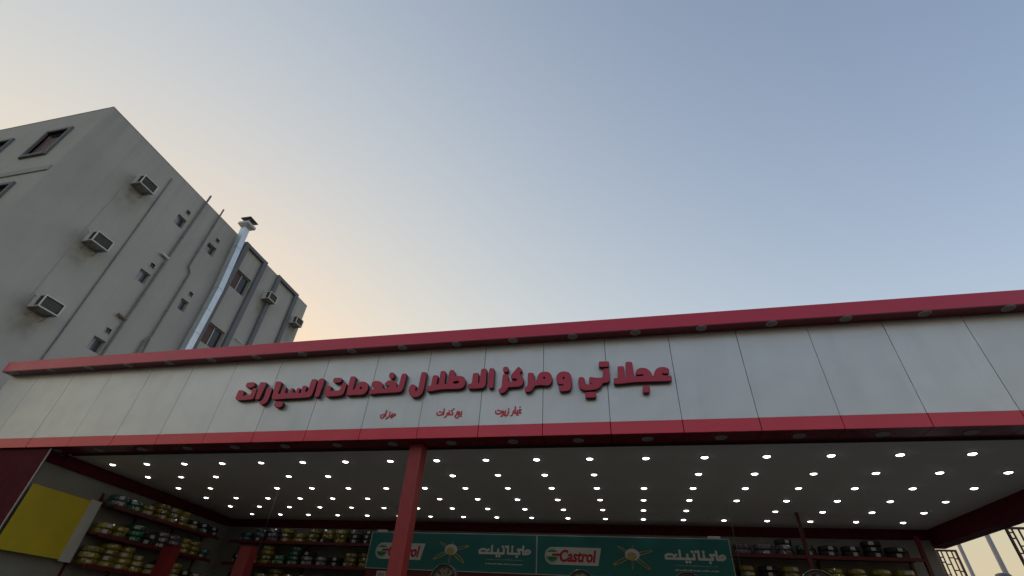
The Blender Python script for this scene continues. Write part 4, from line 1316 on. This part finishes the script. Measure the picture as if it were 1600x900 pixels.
# ---------------------------------------------------------------- two-post car lift
def lift(x, y, label):
    o = thing('lift_column', label, 'car lift', (x, y, 0.03), 'red car lift columns')
    h = 3.2
    bm = bmesh.new()
    w, d, t = 0.17, 0.14, 0.02
    add_box(bm, x - w, x + w, y - d, y - d + t, 0.05, h, bev=0.004)
    add_box(bm, x - w, x - w + t, y - d + t, y + d, 0.05, h)
    add_box(bm, x + w - t, x + w, y - d + t, y + d, 0.05, h)
    finish('column', bm, M['lift_red'], o)
    boxmesh('top_plate', (x - w - 0.02, x + w + 0.02, y - d - 0.02, y + d + 0.02, h + 0.001, h + 0.02), M['rack_red'], o)
    boxmesh('base_plate', (x - 0.3, x + 0.3, y - 0.3, y + 0.3, 0.031, 0.049), M['rack_red'], o)
    boxmesh('carriage', (x - 0.11, x + 0.11, y - 0.05, y + d + 0.1, 0.4, 1.1), M['rack_red'], o)
lift(-9.78, 12.05, 'red lift column in front of the back rack, right one of the pair')
lift(-12.60, 12.45, 'red lift column beside the left wall rack, left one of the pair')
def cable(x, y, z0, z1, label):
    bm = bmesh.new()
    add_tube(bm, (x, y, z0), (x, y, z1), 0.005, 8)
    tag(finish('power_cable', bm, M['cable'], None, smooth=True), label, 'cable', 'cables hanging from the ceiling')
cable(-9.42, 11.95, 3.10, 4.598, 'thin cable hanging from the ceiling to the right lift column')
cable(2.38, 13.1, 1.4, 4.598, 'thin cable hanging from the ceiling at the right end of the banner')

# ================================================================ BEYOND THE OPEN RIGHT SIDE
def lattice(x0, x1, y, zt, label, seed):
    o = thing('lattice_screen', label, 'lattice screen', ((x0 + x1) / 2, y, 0), 'lattice screens beyond the open side')
    rnd = random.Random(seed)
    bm = bmesh.new()
    f = 0.045
    add_box(bm, x0, x0 + f, y, y + 0.05, 0, zt)
    add_box(bm, x1 - f, x1, y, y + 0.05, 0, zt)
    add_box(bm, x0 + f, x1 - f, y, y + 0.05, zt - f, zt)
    add_box(bm, x0 + f, x1 - f, y, y + 0.05, 0.05, 0.05 + f)
    finish('frame', bm, M['lattice'], o)
    # fretwork: upright bars with short staggered cross bars between them
    nb = max(2, round((x1 - x0) / 0.125))
    xs = [x0 + f] + [x0 + (x1 - x0) * k / nb for k in range(1, nb)] + [x1 - f]
    for k in range(1, nb):
        boxmesh('bar', (xs[k] - 0.014, xs[k] + 0.014, y + 0.012, y + 0.038, 0.05 + f, zt - f), M['lattice'], o)
    for k in range(nb):
        z = 2.2 + rnd.uniform(0, 0.3)
        while z < zt - 0.1:
            a = xs[k] + (0.014 if k else 0)
            b = xs[k + 1] - (0.014 if k < nb - 1 else 0)
            boxmesh('cross_bar', (a, b, y + 0.014, y + 0.036, z - 0.013, z + 0.013), M['lattice'], o)
            z += rnd.choice((0.12, 0.20, 0.30))
    return o
lattice(8.30, 8.80, 17.0, 4.30, 'narrow dark red lattice screen at the back corner of the open side', 3)
lattice(8.42, 9.70, 14.0, 4.32, 'dark red lattice screen at the right edge of the picture', 5)

def street_pole(x, y, r, label):
    o = thing('lamp_pole', label, 'lamp pole', (x, y, -0.15), 'grey poles beyond the open side')
    bm = bmesh.new()
    add_lathe(bm, [(r * 1.25, 0.0), (r, 9.0), (0, 9.0)], 14, M=Matrix.Translation((x, y, -0.15)))
    finish('shaft', bm, M['pole'], o, smooth=True)
    bm = bmesh.new()
    add_tube(bm, (x, y, 8.7), (x + 0.9, y - 0.5, 9.1), r * 0.5, 8)
    finish('arm', bm, M['pole'], o)
    boxmesh('lamp_head', (x + 0.8, x + 1.4, y - 0.65, y - 0.42, 9.05, 9.17), M['pole'], o, bev=0.02)
street_pole(15.74, 30, 0.075, 'slim grey pole seen through the open right side, left of two')
street_pole(17.12, 30, 0.10, 'slim grey pole seen through the open right side, right of two')
gp = thing('gate_post', 'grey post with rounded cap low in the open right side', 'post', (9.66, 17.6, -0.01))
bm = bmesh.new()
add_lathe(bm, [(0.13, 0.0), (0.13, 3.62), (0, 3.62)], 18, M=Matrix.Translation((9.95, 17.6, -0.01)))
finish('shaft', bm, M['pole'], gp, smooth=False)
bm = bmesh.new()
add_lathe(bm, [(0.0, 3.60), (0.19, 3.61), (0.205, 3.66), (0.20, 3.76), (0.16, 3.83), (0.08, 3.855), (0, 3.86)], 20, M=Matrix.Translation((9.95, 17.6, -0.01)))
finish('cap', bm, M['cap_stone'], gp, smooth=True)
